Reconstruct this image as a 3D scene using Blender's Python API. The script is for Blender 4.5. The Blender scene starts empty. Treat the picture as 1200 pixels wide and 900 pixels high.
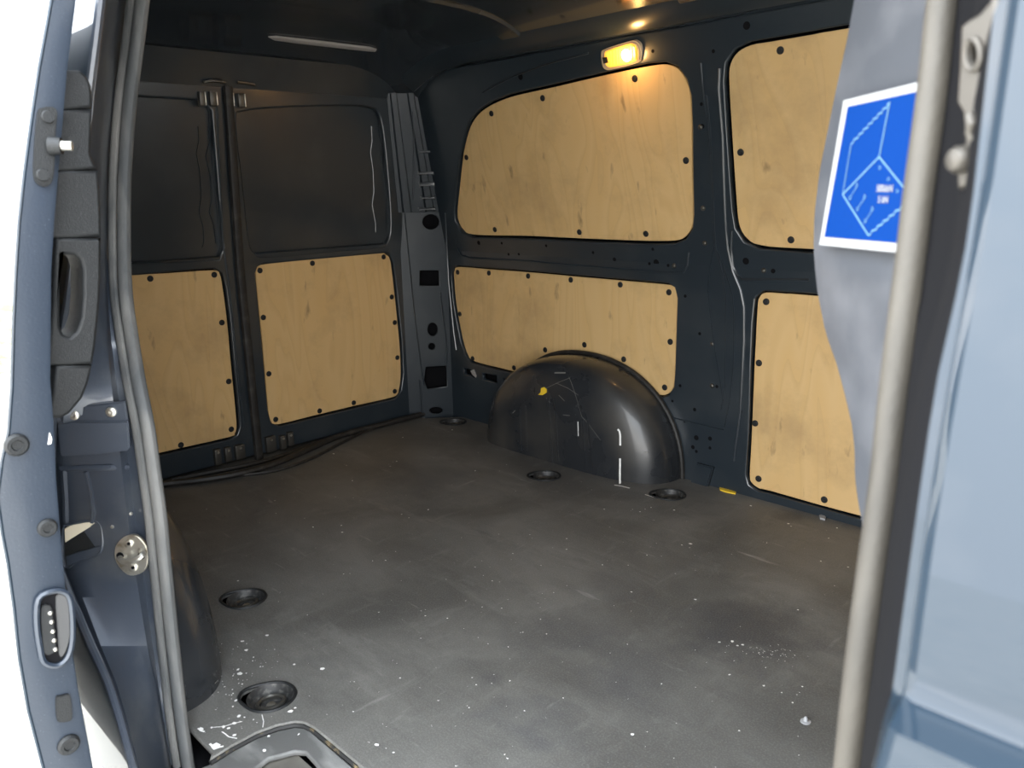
import bpy, bmesh, math, random
from mathutils import Vector, Matrix
from mathutils.bvhtree import BVHTree
random.seed(7)
S = bpy.context.scene
COL = S.collection

# ------------------------------------------------------------------ camera
YAW, PITCH, ROLL, F = 0.771148, 0.238540, -0.0226846, 952.892
CAM = Vector((2.52, -0.42, 0.886))
_f = Vector((-math.cos(YAW)*math.cos(PITCH), math.sin(YAW)*math.cos(PITCH), -math.sin(PITCH)))
_r = _f.cross(Vector((0, 0, 1))).normalized(); _u = _r.cross(_f)
_c, _s = math.cos(ROLL), math.sin(ROLL)
CR, CU, CF = _c*_r + _s*_u, -_s*_r + _c*_u, _f
cd = bpy.data.cameras.new('camera'); cam = bpy.data.objects.new('camera', cd); COL.objects.link(cam)
M = Matrix((CR, CU, -CF)).transposed().to_4x4(); M.translation = CAM
cam.matrix_world = M
cd.sensor_width = 36.0; cd.sensor_fit = 'HORIZONTAL'; cd.lens = F/1200*36.0; cd.clip_start = 0.01; cd.clip_end = 200
cd.dof.use_dof = True; cd.dof.focus_distance = 2.2; cd.dof.aperture_fstop = 9.0
S.camera = cam

# ------------------------------------------------------------------ world: bright hazy sky with soft clouds
W = bpy.data.worlds.new('sky'); S.world = W; W.use_nodes = True
nt = W.node_tree; nt.nodes.clear()
def N(t, kind, **kw):
    n = t.nodes.new(kind)
    for k, v in kw.items(): setattr(n, k, v)
    return n
tc = N(nt, 'ShaderNodeTexCoord'); sx = N(nt, 'ShaderNodeSeparateXYZ')
ramp = N(nt, 'ShaderNodeValToRGB'); ramp.color_ramp.elements[0].color = (0.58, 0.59, 0.60, 1); ramp.color_ramp.elements[0].position = 0.0
ramp.color_ramp.elements[1].color = (0.80, 0.90, 1.0, 1); ramp.color_ramp.elements[1].position = 0.75
no = N(nt, 'ShaderNodeTexNoise'); no.inputs['Scale'].default_value = 3.2; no.inputs['Detail'].default_value = 6
cr = N(nt, 'ShaderNodeValToRGB'); cr.color_ramp.elements[0].position = 0.45; cr.color_ramp.elements[1].position = 0.68
mx = N(nt, 'ShaderNodeMixRGB'); mx.inputs[2].default_value = (1.0, 0.98, 0.95, 1)
bg = N(nt, 'ShaderNodeBackground'); bg.inputs['Strength'].default_value = 5.5
out = N(nt, 'ShaderNodeOutputWorld')
L = nt.links.new
L(tc.outputs['Generated'], sx.inputs[0]); L(sx.outputs['Z'], ramp.inputs[0]); L(tc.outputs['Generated'], no.inputs['Vector'])
L(no.outputs[0], cr.inputs[0]); L(cr.outputs[0], mx.inputs[0]); L(ramp.outputs[0], mx.inputs[1]); L(mx.outputs[0], bg.inputs[0]); L(bg.outputs[0], out.inputs[0])

# the sun stands behind the van's tail; it never reaches into the load space
sun = bpy.data.lights.new('sun', 'SUN'); sun.energy = 4.0; sun.angle = math.radians(3); sun.color = (1, 0.93, 0.82)
so = bpy.data.objects.new('sun', sun); COL.objects.link(so)
so.rotation_euler = Vector((0.45, -0.55, -0.70)).to_track_quat('-Z', 'Y').to_euler()
so['label'] = 'afternoon sun behind the van'; so['category'] = 'sun'
# sampling portal in the side-door opening (gives off no light of its own)
pl = bpy.data.lights.new('daylight_portal', 'AREA'); pl.shape = 'RECTANGLE'; pl.size = 1.1; pl.size_y = 1.3
pl.cycles.is_portal = True
po = bpy.data.objects.new('daylight_portal', pl); COL.objects.link(po); po.location = (1.85, -0.02, 0.6)
po.rotation_euler = Vector((0, 1, 0)).to_track_quat('-Z', 'Z').to_euler()

vs = S.view_settings; vs.view_transform = 'Standard'; vs.look = 'None'; vs.exposure = 1.25; vs.gamma = 1.0; vs.use_curve_mapping = False

# ------------------------------------------------------------------ pixel -> place helpers (a pixel is only a direction)
def ray(x, y): return (x-600)/F*CR - (y-450)/F*CU + CF
def on_plane(x, y, p0, n): d = ray(x, y); return CAM + d*((p0-CAM).dot(n)/d.dot(n))
def onX(x, y, X): return on_plane(x, y, Vector((X, 0, 0)), Vector((1, 0, 0)))
def onY(x, y, Y): return on_plane(x, y, Vector((0, Y, 0)), Vector((0, 1, 0)))
def onZ(x, y, Z): return on_plane(x, y, Vector((0, 0, Z)), Vector((0, 0, 1)))
def T(z): return 0.21*max(0.0, z-0.6)            # lean of the body sides above the waist
def onNear(x, y, c):                             # point on the near body side, c metres inboard (+) or outboard (-) of the seal plane
    Y = c
    for _ in range(12):
        p = onY(x, y, Y); Y = c + T(p.z)
    return p
def catmull(pts, n=6, closed=True):
    out = []; m = len(pts)
    for i in range(m if closed else m-1):
        g = (lambda k: pts[k % m]) if closed else (lambda k: pts[min(max(k, 0), m-1)])
        p0, p1, p2, p3 = g(i-1), g(i), g(i+1), g(i+2)
        for j in range(n):
            t = j/n
            out.append(tuple(0.5*((2*b)+(-a+c)*t+(2*a-5*b+4*c-d)*t*t+(-a+3*b-3*c+d)*t**3) for a, b, c, d in zip(p0, p1, p2, p3)))
    if not closed: out.append(tuple(pts[-1]))
    return out

# ------------------------------------------------------------------ mesh helpers
def obj(name, bm, mat, parent=None, smooth=True, mats=None):
    me = bpy.data.meshes.new(name); bm.normal_update(); bm.to_mesh(me); bm.free()
    for m in (mats or [mat]): me.materials.append(m)
    if smooth:
        for p in me.polygons: p.use_smooth = True
        try: me.set_sharp_from_angle(angle=math.radians(35))
        except Exception: pass
    o = bpy.data.objects.new(name, me); COL.objects.link(o)
    if parent: o.parent = parent
    return o
def tag(o, label, cat=None, group=None, kind=None):
    o['label'] = label
    if cat: o['category'] = cat
    if group: o['group'] = group
    if kind: o['kind'] = kind
    return o
def empty(name, loc=(0, 0, 0)):
    o = bpy.data.objects.new(name, None); o.empty_display_size = 0.05; COL.objects.link(o); o.location = loc; return o
def adopt(o, par):                               # parent a world-space mesh to an Empty that stands somewhere
    o.parent = par; o.matrix_parent_inverse = Matrix.Translation(par.location).inverted(); return o
def grid_bm(rows, bm=None):
    bm = bm or bmesh.new()
    V = [[bm.verts.new(p) for p in r] for r in rows]
    for i in range(len(V)-1):
        for j in range(len(V[0])-1):
            bm.faces.new((V[i][j], V[i][j+1], V[i+1][j+1], V[i+1][j]))
    return bm
def fix_normals(bm):
    bmesh.ops.recalc_face_normals(bm, faces=bm.faces[:]); return bm
def box_bm(c, sx, sy, sz, ax=None, bm=None, bev=0.0):
    bm = bm or bmesh.new()
    ax = ax or (Vector((1, 0, 0)), Vector((0, 1, 0)), Vector((0, 0, 1)))
    r = bmesh.ops.create_cube(bm, size=1.0); vs = r['verts']
    for v in vs:
        v.co = Vector(c) + ax[0]*v.co.x*sx + ax[1]*v.co.y*sy + ax[2]*v.co.z*sz
    if bev > 0:
        es = list({e for v in vs for e in v.link_edges})
        bmesh.ops.bevel(bm, geom=es, offset=bev, segments=2, affect='EDGES', profile=0.6)
    return bm
def axes_from(n, up=Vector((0, 0, 1))):
    n = n.normalized(); u = up.cross(n)
    if u.length < 1e-4: u = Vector((1, 0, 0))
    u.normalize(); v = n.cross(u); return u, v, n
def cyl_bm(c, n, r0, r1, h, seg=16, bm=None, dome=False):
    """short turned part standing on c along n"""
    bm = bm or bmesh.new(); u, v, n = axes_from(Vector(n)); c = Vector(c)
    prof = [(r0, 0), (r1, h)] if not dome else [(r0, 0), (r0*0.95, h*0.45), (r0*0.7, h*0.85), (r1, h)]
    rings = []
    for r, z in prof:
        rings.append([bm.verts.new(c + n*z + (u*math.cos(a)+v*math.sin(a))*r) for a in [2*math.pi*k/seg for k in range(seg)]])
    for a, b in zip(rings, rings[1:]):
        for k in range(seg): bm.faces.new((a[k], a[(k+1) % seg], b[(k+1) % seg], b[k]))
    bm.faces.new(rings[-1]); bm.faces.new(rings[0][::-1])
    return bm
def lathe_bm(c, n, prof, seg=20, bm=None, sc=(1, 1), tip=None):
    bm = bm or bmesh.new(); u, v, n = axes_from(Vector(n)); c = Vector(c); rings = []
    for r, z in prof:
        ring = []
        for k in range(seg):
            a = 2*math.pi*k/seg; q = 1.0
            if tip is not None:
                d = math.cos(a-tip); q = 1.0 + 0.34*max(0, d)**6
            ring.append(bm.verts.new(c + n*z + (u*math.cos(a)*sc[0]+v*math.sin(a)*sc[1])*r*q))
        rings.append(ring)
    for a, b in zip(rings, rings[1:]):
        for k in range(seg): bm.faces.new((a[k], a[(k+1) % seg], b[(k+1) % seg], b[k]))
    bm.faces.new(rings[-1]); return bm
def tube_bm(pts, r, seg=8, bm=None, flat=1.0, flatdir=None, closed=False):
    bm = bm or bmesh.new(); pts = [Vector(p) for p in pts]; rings = []; m = len(pts)
    prev = None
    for i, p in enumerate(pts):
        a = pts[(i-1) % m] if closed else pts[max(i-1, 0)]; b = pts[(i+1) % m] if closed else pts[min(i+1, m-1)]
        t = (b-a).normalized()
        if flatdir is not None: u = (Vector(flatdir) - t*Vector(flatdir).dot(t)).normalized()
        elif prev is None: u = axes_from(t)[0]
        else: u = (prev - t*prev.dot(t)).normalized()
        prev = u; v = t.cross(u)
        rr = r[i] if isinstance(r, (list, tuple)) else r
        rings.append([bm.verts.new(p + (u*math.cos(q)*flat + v*math.sin(q))*rr) for q in [2*math.pi*k/seg for k in range(seg)]])
    pr = list(zip(rings, rings[1:])) + ([(rings[-1], rings[0])] if closed else [])
    for a, b in pr:
        for k in range(seg): bm.faces.new((a[k], a[(k+1) % seg], b[(k+1) % seg], b[k]))
    if not closed: bm.faces.new(rings[0][::-1]); bm.faces.new(rings[-1])
    return bm
def ribbon_bm(pts, w, n, bm=None):
    """thin flat strip through pts lying in the plane of normal n"""
    bm = bm or bmesh.new(); pts = [Vector(p) for p in pts]; n = Vector(n).normalized(); L_, R_ = [], []
    for i, p in enumerate(pts):
        t = (pts[min(i+1, len(pts)-1)] - pts[max(i-1, 0)]).normalized(); s = n.cross(t)*w*0.5
        L_.append(bm.verts.new(p+s)); R_.append(bm.verts.new(p-s))
    for i in range(len(pts)-1): bm.faces.new((L_[i], R_[i], R_[i+1], L_[i+1]))
    return bm
def slab_bm(outline, n, th, bev=0.0, bm=None):
    """solid plate: outline (world points, planar), front face at outline, th metres deep along -n"""
    bm = bm or bmesh.new(); n = Vector(n).normalized()
    front = [bm.verts.new(Vector(p)) for p in outline]; back = [bm.verts.new(Vector(p)-n*th) for p in outline]
    m = len(front)
    f1 = bm.faces.new(front); f2 = bm.faces.new(back[::-1])
    for k in range(m): bm.faces.new((front[k], back[k], back[(k+1) % m], front[(k+1) % m]))
    bmesh.ops.recalc_face_normals(bm, faces=bm.faces[:])
    if bev > 0:
        bmesh.ops.bevel(bm, geom=list(f1.edges), offset=bev, segments=2, affect='EDGES')
    bmesh.ops.triangulate(bm, faces=[f for f in bm.faces if len(f.verts) > 4])
    return bm
def plate_with_holes(name, outer, holes, org, au, av, th, mat, parent=None, bev=0.003):
    """pressed sheet in the plane org + au*u + av*v with real cut-outs; solid, th thick"""
    cu = bpy.data.curves.new(name, 'CURVE'); cu.dimensions = '2D'; cu.fill_mode = 'BOTH'; cu.extrude = max(th/2-bev, 1e-4)
    cu.bevel_depth = bev; cu.bevel_resolution = 1; cu.offset = -bev
    for loop in [outer]+holes:
        sp = cu.splines.new('POLY'); sp.points.add(len(loop)-1); sp.use_cyclic_u = True
        for p, q in zip(sp.points, loop): p.co = (q[0], q[1], 0, 1)
    tmp = bpy.data.objects.new(name+'_c', cu); COL.objects.link(tmp)
    dg = bpy.context.evaluated_depsgraph_get(); me = bpy.data.meshes.new_from_object(tmp.evaluated_get(dg))
    bpy.data.objects.remove(tmp); bpy.data.curves.remove(cu)
    an = au.cross(av)
    for v in me.vertices: v.co = org + au*v.co.x + av*v.co.y + an*(v.co.z - th/2)   # front face on the plane (an looks to the viewer)
    me.materials.clear(); me.materials.append(mat); me.name = name
    o = bpy.data.objects.new(name, me); COL.objects.link(o)
    if parent: o.parent = parent
    return o
def offset_loop(loop, d):
    n = len(loop); A = sum(loop[i][0]*loop[(i+1) % n][1]-loop[(i+1) % n][0]*loop[i][1] for i in range(n)); s = 1 if A > 0 else -1
    out = []
    for i in range(n):
        a, b = loop[i-1], loop[(i+1) % n]; t = Vector((b[0]-a[0], b[1]-a[1])).normalized()
        out.append((loop[i][0]+s*d*t.y, loop[i][1]-s*d*t.x))
    return out
BV = {}
def reg(o): 
    me = o.data; BV[o.name] = BVHTree.FromPolygons([v.co.copy() for v in me.vertices], [tuple(p.vertices) for p in me.polygons]); return o
def hit(x, y, names=None, off=0.0):
    best = None; d = ray(x, y).normalized()
    for k, b in BV.items():
        if names and k not in names: continue
        h = b.ray_cast(CAM, d)
        if h[0] is not None and (best is None or h[3] < best[2]):
            nn = h[1] if h[1].dot(d) < 0 else -h[1]
            best = (h[0], nn, h[3])
    return (best[0]+best[1]*off, best[1]) if best else None
def hits(pxs, names=None, off=0.0):
    r = [hit(x, y, names, off) for x, y in pxs]; return [q[0] for q in r if q]

# ------------------------------------------------------------------ materials
def mat(name, col, rough=0.5, metal=0.0, coat=0.0, coat_rough=0.05, spec=0.5):
    m = bpy.data.materials.new(name); m.use_nodes = True; b = m.node_tree.nodes['Principled BSDF']
    b.inputs['Base Color'].default_value = (*col, 1); b.inputs['Roughness'].default_value = rough; b.inputs['Metallic'].default_value = metal
    b.inputs['Coat Weight'].default_value = coat; b.inputs['Coat Roughness'].default_value = coat_rough; b.inputs['Specular IOR Level'].default_value = spec
    return m
def noise_mix(m, c1, c2, scale, lo=0.35, hi=0.65, detail=6, stretch=(1, 1, 1), bump=0.0, bump_scale=200, rough=None, socket=None, dist=0.0):
    """mix two colours by object-space noise, optionally a fine bump; returns the colour socket"""
    t = m.node_tree; b = t.nodes['Principled BSDF']; l = t.links.new
    g = N(t, 'ShaderNodeTexCoord'); mp = N(t, 'ShaderNodeMapping'); mp.inputs['Scale'].default_value = stretch
    n1 = N(t, 'ShaderNodeTexNoise'); n1.inputs['Scale'].default_value = scale; n1.inputs['Detail'].default_value = detail; n1.inputs['Distortion'].default_value = dist
    r = N(t, 'ShaderNodeMapRange'); r.inputs[1].default_value = lo; r.inputs[2].default_value = hi
    x = N(t, 'ShaderNodeMixRGB'); x.inputs[2].default_value = (*c2, 1)
    if socket is None: x.inputs[1].default_value = (*c1, 1)
    else: l(socket, x.inputs[1])
    l(g.outputs['Object'], mp.inputs[0]); l(mp.outputs[0], n1.inputs['Vector']); l(n1.outputs[0], r.inputs[0]); l(r.outputs[0], x.inputs[0]); l(x.outputs[0], b.inputs['Base Color'])
    if bump:
        n2 = N(t, 'ShaderNodeTexNoise'); n2.inputs['Scale'].default_value = bump_scale; n2.inputs['Detail'].default_value = 3
        bp = N(t, 'ShaderNodeBump'); bp.inputs['Strength'].default_value = bump; bp.inputs['Distance'].default_value = 0.002
        l(g.outputs['Object'], n2.inputs['Vector']); l(n2.outputs[0], bp.inputs['Height']); l(bp.outputs[0], b.inputs['Normal'])
    if rough:
        rr = N(t, 'ShaderNodeMapRange'); rr.inputs[1].default_value = 0.3; rr.inputs[2].default_value = 0.7; rr.inputs[3].default_value = rough[0]; rr.inputs[4].default_value = rough[1]
        l(n1.outputs[0], rr.inputs[0]); l(rr.outputs[0], b.inputs['Roughness'])
    return x.outputs[0]
PAINT = mat('blue_grey_paint', (0.012, 0.021, 0.032), 0.38, 0.0, 0.72, 0.03, 0.1)
JAMB = mat('jamb_paint', (0.06, 0.08, 0.115), 0.42, 0.3, 0.6, 0.12)
noise_mix(JAMB, (0.042, 0.052, 0.072), (0.10, 0.107, 0.115), 9, 0.5, 0.8, bump=0.08, bump_scale=350)
INNER = mat('inner_paint', (0.024, 0.030, 0.037), 0.30, 0.0, 0.35, 0.12)
noise_mix(INNER, (0.018, 0.025, 0.032), (0.036, 0.042, 0.047), 6, 0.5, 0.85, bump=0.03, bump_scale=60)
ROOF = mat('roof_paint', (0.024, 0.030, 0.037), 0.16, 0.0, 0.6, 0.06)
BULK = mat('bulkhead_paint', (0.21, 0.225, 0.26), 0.36, 0.15, 0.3, 0.15)
noise_mix(BULK, (0.070, 0.075, 0.086), (0.12, 0.124, 0.136), 14, 0.5, 0.8, bump=0.04, bump_scale=40)
BLACK = mat('black_plastic', (0.012, 0.0125, 0.014), 0.5, spec=0.3)
noise_mix(BLACK, (0.011, 0.012, 0.013), (0.035, 0.035, 0.036), 500, 0.6, 0.75, bump=0.35, bump_scale=700)
VOID = mat('dark_cavity', (0.006, 0.006, 0.007), 0.9, spec=0.08)
RUBBER = mat('dusty_rubber', (0.09, 0.09, 0.09), 0.7)
noise_mix(RUBBER, (0.065, 0.069, 0.072), (0.19, 0.185, 0.175), 22, 0.42, 0.72, stretch=(1, 1, 0.15), bump=0.25, bump_scale=180)
RUBBER2 = mat('door_rubber', (0.2, 0.19, 0.16), 0.6)
noise_mix(RUBBER2, (0.034, 0.030, 0.024), (0.070, 0.062, 0.050), 30, 0.4, 0.7, stretch=(1, 1, 0.2), bump=0.2, bump_scale=250)
CABLE = mat('black_rubber', (0.016, 0.015, 0.014), 0.55)
noise_mix(CABLE, (0.012, 0.011, 0.010), (0.05, 0.045, 0.04), 30, 0.5, 0.8)
STEEL = mat('galvanised_steel', (0.55, 0.53, 0.48), 0.35, 0.9)
noise_mix(STEEL, (0.62, 0.60, 0.55), (0.33, 0.28, 0.2), 60, 0.5, 0.75)
ZINC = mat('zinc_casting', (0.075, 0.068, 0.059), 0.4, 0.5)
WHITE = mat('white_print', (0.29, 0.295, 0.30), 0.45)
BLUE = mat('blue_print', (0.0, 0.025, 0.145), 0.7, spec=0.1)
LINE = mat('pale_blue_print', (0.12, 0.23, 0.29), 0.45)
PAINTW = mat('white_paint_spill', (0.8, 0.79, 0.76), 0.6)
YELLOW = mat('yellow_scrap', (0.75, 0.50, 0.03), 0.5)
PALE = mat('pale_light_and_paper', (0.30, 0.285, 0.27), 0.5)  # header light put into a pale colour; also serves the paper scrap
# plywood
PLY = mat('birch_plywood', (0.6, 0.42, 0.2), 0.42)
def build_ply():
    t = PLY.node_tree; l = t.links.new; b = t.nodes['Principled BSDF']
    g = N(t, 'ShaderNodeTexCoord'); oi = N(t, 'ShaderNodeObjectInfo')
    ad = N(t, 'ShaderNodeVectorMath', operation='ADD'); l(g.outputs['Object'], ad.inputs[0]); l(oi.outputs['Random'], ad.inputs[1])
    mp = N(t, 'ShaderNodeMapping'); mp.inputs['Scale'].default_value = (5.5, 5.5, 0.8); l(ad.outputs[0], mp.inputs[0])
    n0 = N(t, 'ShaderNodeTexNoise'); n0.inputs['Scale'].default_value = 1.1; n0.inputs['Detail'].default_value = 2; n0.inputs['Distortion'].default_value = 0.6; l(mp.outputs[0], n0.inputs['Vector'])
    # growth rings: fold the smooth noise into thin contour lines
    mu = N(t, 'ShaderNodeMath', operation='MULTIPLY'); mu.inputs[1].default_value = 11.0; l(n0.outputs[0], mu.inputs[0])
    fr = N(t, 'ShaderNodeMath', operation='FRACT'); l(mu.outputs[0], fr.inputs[0])
    rp = N(t, 'ShaderNodeValToRGB'); e = rp.color_ramp.elements; e[0].position = 0.0; e[0].color = (0.60, 0.395, 0.172, 1); e[1].position = 1.0; e[1].color = (0.565, 0.372, 0.164, 1)
    k = e.new(0.72); k.color = (0.62, 0.42, 0.195, 1)
    l(fr.outputs[0], rp.inputs[0])
    n1 = N(t, 'ShaderNodeTexNoise'); n1.inputs['Scale'].default_value = 4.5; n1.inputs['Detail'].default_value = 7; n1.inputs['Roughness'].default_value = 0.65; l(ad.outputs[0], n1.inputs['Vector'])
    r1 = N(t, 'ShaderNodeMapRange'); r1.inputs[1].default_value = 0.48; r1.inputs[2].default_value = 0.76; r1.inputs[4].default_value = 0.75; l(n1.outputs[0], r1.inputs[0])
    x1 = N(t, 'ShaderNodeMixRGB'); x1.inputs[2].default_value = (0.36, 0.24, 0.115, 1); l(r1.outputs[0], x1.inputs[0]); l(rp.outputs[0], x1.inputs[1])
    # scuffs: thin dark dashes
    mp2 = N(t, 'ShaderNodeMapping'); mp2.inputs['Scale'].default_value = (26, 26, 9); mp2.inputs['Rotation'].default_value = (0.5, 0.4, 0.3); l(ad.outputs[0], mp2.inputs[0])
    n2 = N(t, 'ShaderNodeTexNoise'); n2.inputs['Scale'].default_value = 1.0; n2.inputs['Detail'].default_value = 4; l(mp2.outputs[0], n2.inputs['Vector'])
    r2 = N(t, 'ShaderNodeMapRange'); r2.inputs[1].default_value = 0.66; r2.inputs[2].default_value = 0.80; r2.inputs[4].default_value = 0.85; l(n2.outputs[0], r2.inputs[0])
    x2 = N(t, 'ShaderNodeMixRGB'); x2.inputs[2].default_value = (0.16, 0.105, 0.05, 1); l(r2.outputs[0], x2.inputs[0]); l(x1.outputs[0], x2.inputs[1])
    l(x2.outputs[0], b.inputs['Base Color'])
build_ply()
# load floor: worn rubber mat
MAT = mat('worn_floor_mat', (0.075, 0.074, 0.07), 0.55, spec=0.35)
def build_mat():
    t = MAT.node_tree; l = t.links.new; b = t.nodes['Principled BSDF']
    g = N(t, 'ShaderNodeTexCoord')
    def noise(scale, detail, stretch=(1, 1, 1), rot=0.0, dist=0.0, rgh=0.55):
        mp = N(t, 'ShaderNodeMapping'); mp.inputs['Scale'].default_value = stretch; mp.inputs['Rotation'].default_value = (0, 0, rot); l(g.outputs['Object'], mp.inputs[0])
        n = N(t, 'ShaderNodeTexNoise'); n.inputs['Scale'].default_value = scale; n.inputs['Detail'].default_value = detail; n.inputs['Distortion'].default_value = dist; n.inputs['Roughness'].default_value = rgh
        l(mp.outputs[0], n.inputs['Vector']); return n.outputs[0]
    def rng(s, lo, hi, mx_=1.0):
        r = N(t, 'ShaderNodeMapRange'); r.inputs[1].default_value = lo; r.inputs[2].default_value = hi; r.inputs[4].default_value = mx_; l(s, r.inputs[0]); return r.outputs[0]
    def mix(f, a, col):
        x = N(t, 'ShaderNodeMixRGB'); l(f, x.inputs[0]); x.inputs[2].default_value = (*col, 1)
        if isinstance(a, tuple): x.inputs[1].default_value = (*a, 1)
        else: l(a, x.inputs[1])
        return x.outputs[0]
    c = mix(rng(noise(2.6, 8, dist=0.8), 0.36, 0.66), (0.076, 0.074, 0.069), (0.138, 0.135, 0.126))
    c = mix(rng(noise(5.0, 8, (0.35, 1.6, 1), 0.25, 0.5, 0.7), 0.56, 0.76, 0.6), c, (0.215, 0.21, 0.197))
    c = mix(rng(noise(4.2, 6, (0.7, 1.2, 1), -0.4, 1.0), 0.60, 0.74, 0.75), c, (0.07, 0.07, 0.072))
    c = mix(rng(noise(14, 9, (0.6, 1.5, 1), 0.3, 0.6, 0.75), 0.50, 0.74, 0.45), c, (0.045, 0.044, 0.042))
    c = mix(rng(noise(17, 9, (1.4, 0.5, 1), 0.5, 0.6, 0.75), 0.54, 0.76, 0.40), c, (0.215, 0.21, 0.197))
    c = mix(rng(noise(36, 6, (0.12, 1.0, 1), 0.55, 0.3), 0.66, 0.80, 0.5), c, (0.46, 0.45, 0.43))
    c = mix(rng(noise(30, 6, (1.0, 0.1, 1), -0.35, 0.3), 0.68, 0.80, 0.4), c, (0.44, 0.43, 0.41))
    for px, py, r, a in ((878, 738, 0.16, 0.95), (845, 752, 0.07, 0.6), (740, 790, 0.13, 0.5), (685, 735, 0.12, 0.4), (640, 745, 0.10, 0.5), (575, 795, 0.03, 0.6), (930, 605, 0.06, 0.7), (250, 690, 0.10, 0.3), (500, 560, 0.25, 0.35), (720, 690, 0.12, 0.4), (560, 525, 0.15, 0.3)):
        q = onZ(px, py, 0.0); mp = N(t, 'ShaderNodeMapping'); mp.inputs['Location'].default_value = (-q.x, -q.y, 0); l(g.outputs['Object'], mp.inputs[0])
        ln_ = N(t, 'ShaderNodeVectorMath', operation='LENGTH'); l(mp.outputs[0], ln_.inputs[0])
        nz = N(t, 'ShaderNodeMath', operation='MULTIPLY_ADD'); nz.inputs[1].default_value = r*2.2; nz.inputs[2].default_value = -r*1.1; l(noise(9, 6, rgh=0.65), nz.inputs[0])
        ad = N(t, 'ShaderNodeMath', operation='ADD'); l(ln_.outputs['Value'], ad.inputs[0]); l(nz.outputs[0], ad.inputs[1])
        rr = N(t, 'ShaderNodeMapRange'); rr.inputs[1].default_value = r; rr.inputs[2].default_value = r*0.25; rr.inputs[4].default_value = a; l(ad.outputs[0], rr.inputs[0])
        c = mix(rr.outputs[0], c, (0.05, 0.05, 0.052))
    c = mix(rng(noise(300, 2), 0.45, 0.8, 0.25), c, (0.30, 0.297, 0.285))
    c = mix(rng(noise(95, 2), 0.745, 0.775), c, (0.7, 0.69, 0.67))
    l(c, b.inputs['Base Color'])
    rr = N(t, 'ShaderNodeMapRange'); rr.inputs[3].default_value = 0.42; rr.inputs[4].default_value = 0.62; l(noise(5, 5), rr.inputs[0]); l(rr.outputs[0], b.inputs['Roughness'])
    bp = N(t, 'ShaderNodeBump'); bp.inputs['Strength'].default_value = 0.35; bp.inputs['Distance'].default_value = 0.0015
    l(noise(420, 2), bp.inputs['Height']); l(bp.outputs[0], b.inputs['Normal'])
build_mat()
GROUND = mat('pale_concrete', (0.42, 0.40, 0.36), 0.85)
noise_mix(GROUND, (0.43, 0.41, 0.37), (0.56, 0.53, 0.48), 2.5, 0.3, 0.7)
ARCHM = mat('arch_paint', (0.022, 0.024, 0.026), 0.26, 0, 0.25, 0.1)
noise_mix(ARCHM, (0.020, 0.022, 0.025), (0.052, 0.048, 0.042), 5, 0.48, 0.75, rough=(0.16, 0.42))

# ================================================================== THE SHELL OF THE LOAD SPACE
LX0, LX1 = 0.0, 2.30       # rear doors .. bulkhead
WY = 1.61
X_, Y_, Z_ = Vector((1, 0, 0)), Vector((0, 1, 0)), Vector((0, 0, 1))

# ---- outlines of the six plywood panels, read off the photograph, laid on the wall they are screwed to
UPn = Vector((0, -0.98, -0.2)).normalized()                 # far wall above the waist leans inward
UP0 = Vector((0, WY, 0.655)); UPv = Vector((0, -0.2, 0.98)).normalized()
def low(pxs): return [onY(x, y, WY) for x, y in pxs]
def upp(pxs): return [on_plane(x, y, UP0, UPn) for x, y in pxs]
RUX = 0.075                                                  # rear doors lean forward above the waist
RUn = Vector((1, 0, -RUX)).normalized(); RU0 = Vector((0, 0, 0.66)); RUv = Vector((RUX, 0, 1)).normalized()
def rear(pxs): return [onX(x, y, 0.0) for x, y in pxs]
def rearu(pxs): return [on_plane(x, y, RU0, RUn) for x, y in pxs]
u1 = upp([(536, 247), (539, 217), (542.5, 185), (547, 162), (553, 145), (563, 132), (578, 122), (598, 114), (620, 108.5), (650, 102), (712, 87.5), (762, 77.5), (782, 76), (795, 81), (804, 94), (809, 112), (810.5, 150), (811, 200), (812, 250), (810.5, 266), (803, 277), (790, 282), (750, 282), (685, 279.5), (620, 276.5), (556, 275), (543, 269), (537, 258)])
u2 = upp([(990, 34), (950, 41), (900, 49.5), (880, 53), (865, 61), (856, 75), (854.5, 95), (857.5, 150), (861, 205), (864, 246), (867, 266), (876, 280), (892, 287.5), (947, 291.6)])
v = u2[-1]; t_ = u2[0]
u2 = u2 + [Vector((2.10, v.y, v.z)), Vector((2.15, WY-0.02, 0.76)), Vector((2.15, t_.y, t_.z-0.06)), Vector((2.10, t_.y, t_.z))]
l1 = low([(784, 334), (750, 330.7), (690, 325.5), (620, 319.2), (570, 315.5), (537, 313), (532.6, 317), (532, 324), (534, 350), (537, 370), (543, 400), (548, 415), (555, 423), (585, 431), (614, 437), (622, 430), (642, 419), (665, 412.7), (685, 412), (705, 417.5), (730, 431), (750, 447), (765, 459), (775, 463), (784, 460.5), (789.5, 452), (791, 430), (792.5, 380), (793.5, 349), (791, 338)])
l2 = low([(950, 346.3), (920, 344.3), (897, 343), (889.8, 349), (887.6, 361), (884.4, 424), (880.7, 514), (878.5, 556), (881, 566), (890, 572.5), (902.5, 603-27.8), (1002.5, 603)])
l2 = l2 + [Vector((2.10, WY, 0.04)), Vector((2.14, WY, 0.08)), Vector((2.14, WY, 0.55)), Vector((2.10, WY, 0.585))]
rl = rear([(156, 322.7), (200, 320), (250, 316.7), (257.5, 321), (261, 337.5), (266, 375), (271, 430), (276, 480), (277.3, 500), (275, 508), (267.5, 512.5), (190, 530)])
rl = rl + [Vector((0, 0.20, 0.10)), Vector((0, 0.17, 0.13)), Vector((0, 0.18, 0.62)), Vector((0, 0.21, 0.655))]
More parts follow.
